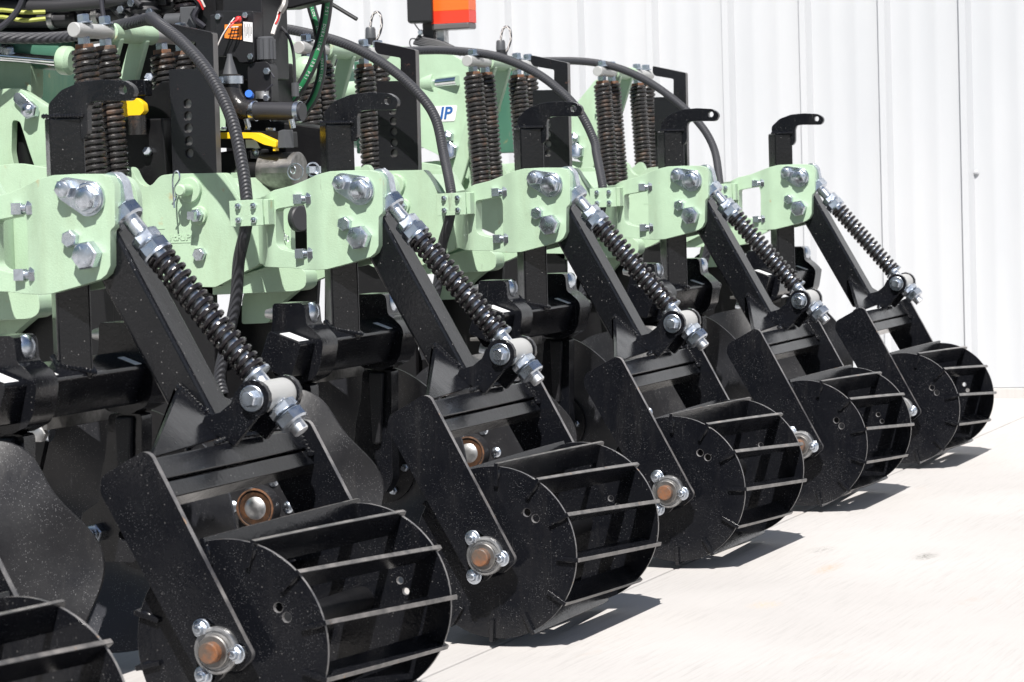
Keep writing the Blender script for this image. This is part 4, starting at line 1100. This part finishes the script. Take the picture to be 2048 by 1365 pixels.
# sensors with looped cables standing on the frame behind
def sensor(dx, label):
    B_ = Vector((2.912 + dx, 1.143, .90)); T = thing('sensor', label, 'sensor', B_, 'sensors with looped cables')
    f_ = lambda bm, n, m_, **k: finish(bm, n, m_, T, Vector((1.388, 1.143, .90)), **k)
    q = Vector((1.388, 1.143, 0))
    bm = bmesh.new(); lathe(bm, q + Vector((0, 0, .90)), (0, 0, 1), [(0, .018), (.022, .018), (.023, .026), (.036, .026), (.037, .014), (.052, .013)], 18); f_(bm, 'sensor_body', 'plastic_black')
    bm = bmesh.new(); lathe(bm, q + Vector((0, .002, .952)), (0, 0, 1), [(0, .012), (.020, .011), (.024, .009)], 14); f_(bm, 'plug', 'plastic_grey')
    f_(box(1.370, 1.406, 1.075, 1.125, .912, .930), 'side_port', 'plastic_black', bevel=.003)
    lp = smoothpath([q + Vector(p) for p in ((0, .002, .974), (0, 0, .985), (0, -.004, 1.0), (0, -.012, 1.008), (0, -.022, 1.004), (0, -.026, .985), (0, -.022, .965), (0, -.012, .945), (0, -.008, .925))], 5)
    f_(sweep(lp, .0028, 8), 'cable', 'label_ink'); 
    lp = [p + Vector((-.003, .0, 0)) + Vector((0, .0016 * math.sin(i * 1.1), .0016 * math.cos(i * 1.1))) for i, p in enumerate(lp)]
    f_(sweep(lp, .0011, 6), 'wire', 'wire_white')
    f_(box(1.37, 1.41, 1.10, 1.18, .70, .902), 'sensor_post', 'dark_green', bevel=.003)
sensor(0, 'black sensor plug with looped wires, left one against the white wall')
sensor(.762, 'black sensor plug with looped wires, right one above the middle hose')

# tail lamp on its stalk
TL = Vector((3.60, 1.30, .90)); tlm = thing('tail_lamp', 'red and amber tail lamp in a black housing at the top of the view', 'lamp', TL)
def FT(bm, n, m_, par=tlm, **k): return finish(bm, n, m_, par, TL, **k)
def rect_between(ax, ay, bx, by, z0, z1, t_):
    bm = bmesh.new(); a_, b_ = Vector((ax, ay, 0)), Vector((bx, by, 0)); n_ = (b_ - a_).cross(Vector((0, 0, 1))).normalized() * t_
    v = [bm.verts.new(p + Vector((0, 0, z))) for z in (z0, z1) for p in (a_, b_, b_ + n_, a_ + n_)]
    for f_ in ((0, 1, 2, 3), (7, 6, 5, 4), (0, 4, 5, 1), (1, 5, 6, 2), (2, 6, 7, 3), (3, 7, 4, 0)): bm.faces.new([v[i] for i in f_])
    return bm
FT(rect_between(3.60, 1.3551, 3.62, 1.296, 1.022, 1.14, .05), 'housing', 'plastic_black', bevel=.006)
FT(rect_between(3.598, 1.2955, 3.598, 1.1965, 1.004, 1.0195, -.05), 'lens_base', 'lens_dark', bevel=.004)
FT(rect_between(3.600, 1.2955, 3.600, 1.1965, 1.0192, 1.0495, -.048), 'red_lens', 'lens_red', bevel=.001)
FT(rect_between(3.600, 1.2955, 3.600, 1.1965, 1.0497, 1.13, -.048), 'amber_lens', 'lens_amber', bevel=.001)
FT(prism([(1.325, 1.03), (1.295, 1.03), (1.297, .93), (1.323, .93)], 3.61, 3.63), 'stalk', 'plastic_black', bevel=.002)
FT(prism([(1.292, 1.01), (1.272, 1.006), (1.272, .94), (1.292, .93)], 3.62, 3.65), 'stalk', 'zinc_dull', bevel=.002)
FT(sweep(smoothpath([(3.59, 1.33, 1.068), (3.585, 1.338, 1.055), (3.585, 1.338, 1.030), (3.585, 1.326, 1.010), (3.585, 1.318, 1.0), (3.585, 1.325, .985), (3.585, 1.345, .985), (3.585, 1.348, .970), (3.585, 1.335, .960), (3.585, 1.31, .963)], 5), .0016, 6), 'cable', 'rubber_smooth')
for i in range(5):
    FT(sweep(smoothpath([(3.59, 1.34 - .003 * i, .975 + .004 * i), (3.59, 1.31, .968 + .004 * i), (3.595, 1.27, .962 + .003 * i), (3.6, 1.22, .942 + .002 * i)], 5), .0045, 8), 'cable', 'rubber_smooth')
bm = bmesh.new(); hexnut(bm, (3.585, 1.318, 1.0), (-1, 0, 0), .006, .012); FT(bm, 'lamp_bolt', 'zinc')
